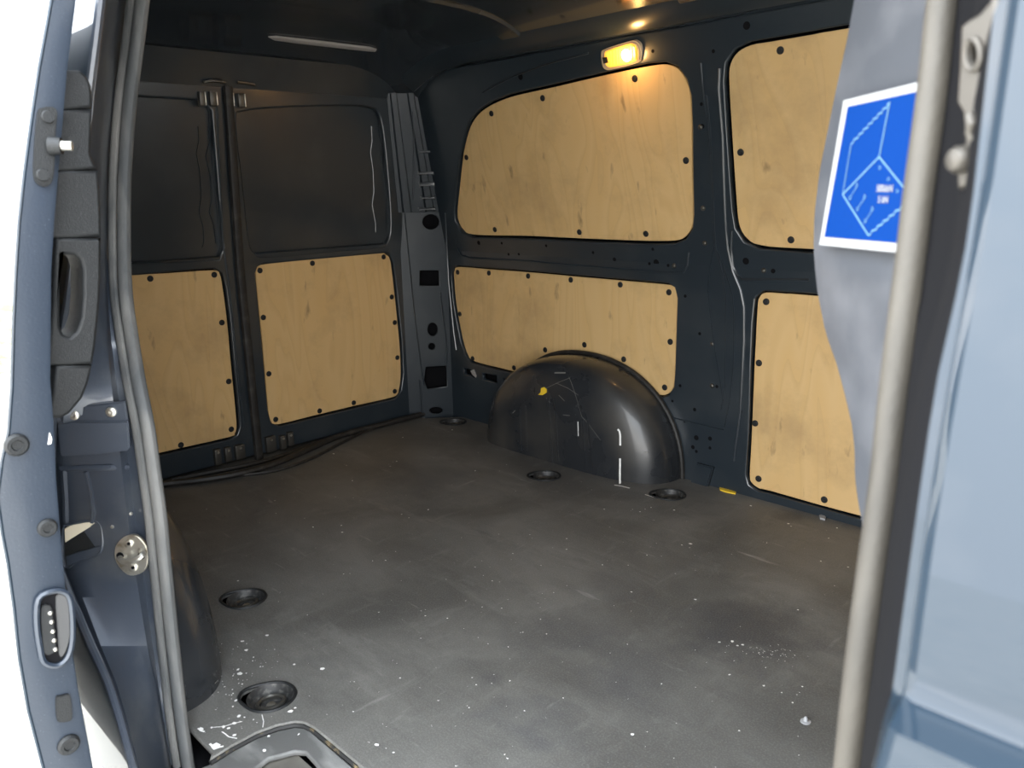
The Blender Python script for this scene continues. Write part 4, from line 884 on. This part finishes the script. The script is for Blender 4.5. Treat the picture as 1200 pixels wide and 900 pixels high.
for _ in range(170):
    x, y = random.gauss(560, 190), random.uniform(520, 890); c = onZ(x, y, 0)
    if 0.15 < c.x < 2.25 and 0.2 < c.y < 1.4: fleck(bm, c, random.choice((0.0008, 0.001, 0.0014, 0.002)))
for _ in range(120):
    x, y = random.gauss(285, 28), random.gauss(815, 35); c = onZ(x, y, 0)
    if 0.9 < c.x < 1.34 and 0.03 < c.y < 0.3: fleck(bm, c, random.choice((0.0008, 0.001, 0.0014, 0.002)))
for _ in range(60):
    x, y = random.gauss(895, 18), random.gauss(765, 6); c = onZ(x, y, 0); fleck(bm, c, random.choice((0.0007, 0.001, 0.0014)))
tag(obj('paint_flecks', bm, PAINTW, smooth=False), 'scattered white paint flecks and dust on the load floor', 'paint flecks', kind='stuff')
# smeared white scuffs by the entry step
bm = bmesh.new()
for pts, w in (([(248, 853), (262, 852), (275, 848), (284, 846)], 0.0018), ([(260, 858), (264, 860.5), (268, 864), (278, 866)], 0.0022), ([(307, 838), (309, 846), (308, 853)], 0.0015), ([(232, 854), (236, 857), (240, 858)], 0.003), ([(246, 872), (250, 876), (254, 877), (262, 875)], 0.004)):
    surf_ribbon(pts, w, ['floor'], off=0.001, bm=bm)
tag(obj('paint_smears', bm, PAINTW, smooth=False), 'white scraped paint smears on the floor beside the entry step', 'paint smears', kind='stuff')

# ================================================================== OUTSIDE (seen only as reflections in the paint)
ground = obj('ground', grid_bm([[Vector((-40, -40, -0.55)), Vector((40, -40, -0.55))], [Vector((-40, 40, -0.55)), Vector((40, 40, -0.55))]]), GROUND)
tag(ground, 'pale concrete yard around the van', 'ground', kind='structure')

# autumn shrubs in the yard behind the van (mirrored in the sliding door's skin)
LEAF = mat('yellow_green_leaf', (0.35, 0.34, 0.05), 0.6); noise_mix(LEAF, (0.20, 0.26, 0.04), (0.62, 0.48, 0.06), 3, 0.35, 0.65)
BARK = mat('bark', (0.10, 0.07, 0.045), 0.9)
def shrub(x, y, h, label):
    e = empty('shrub', (x, y, -0.55)); tag(e, label, 'shrub', 'shrubs in the yard')
    sb = bmesh.new(); lf = bmesh.new()
    for k in range(7):
        a = random.uniform(0, 6.28); t_ = random.uniform(0.15, 0.4); tip = Vector((t_*h*math.cos(a), t_*h*math.sin(a), h*random.uniform(0.75, 1.0)))
        tube_bm([(0, 0, 0), tip*0.4+Vector((0, 0, 0.1)), tip], [0.018, 0.011, 0.004], 5, sb)
        for _ in range(90):
            q = tip*random.uniform(0.25, 1.0) + Vector((random.gauss(0, 0.12*h), random.gauss(0, 0.12*h), random.gauss(0, 0.08*h)))
            u, v, n = axes_from(Vector((random.uniform(-1, 1), random.uniform(-1, 1), random.uniform(0.1, 1)))); r = random.uniform(0.03, 0.055)
            lf.faces.new([lf.verts.new(q+d) for d in (u*r, v*r*0.5, -u*r, -v*r*0.5)])
    obj('stems', sb, BARK, e); f = obj('foliage', lf, LEAF, e, smooth=False); f['kind'] = 'stuff'
shrub(-5.5, -1.15, 1.7, 'tall yellow-green shrub in the yard behind the van')
shrub(-7.0, -2.1, 1.3, 'low yellow-green shrub in the yard farther from the van')
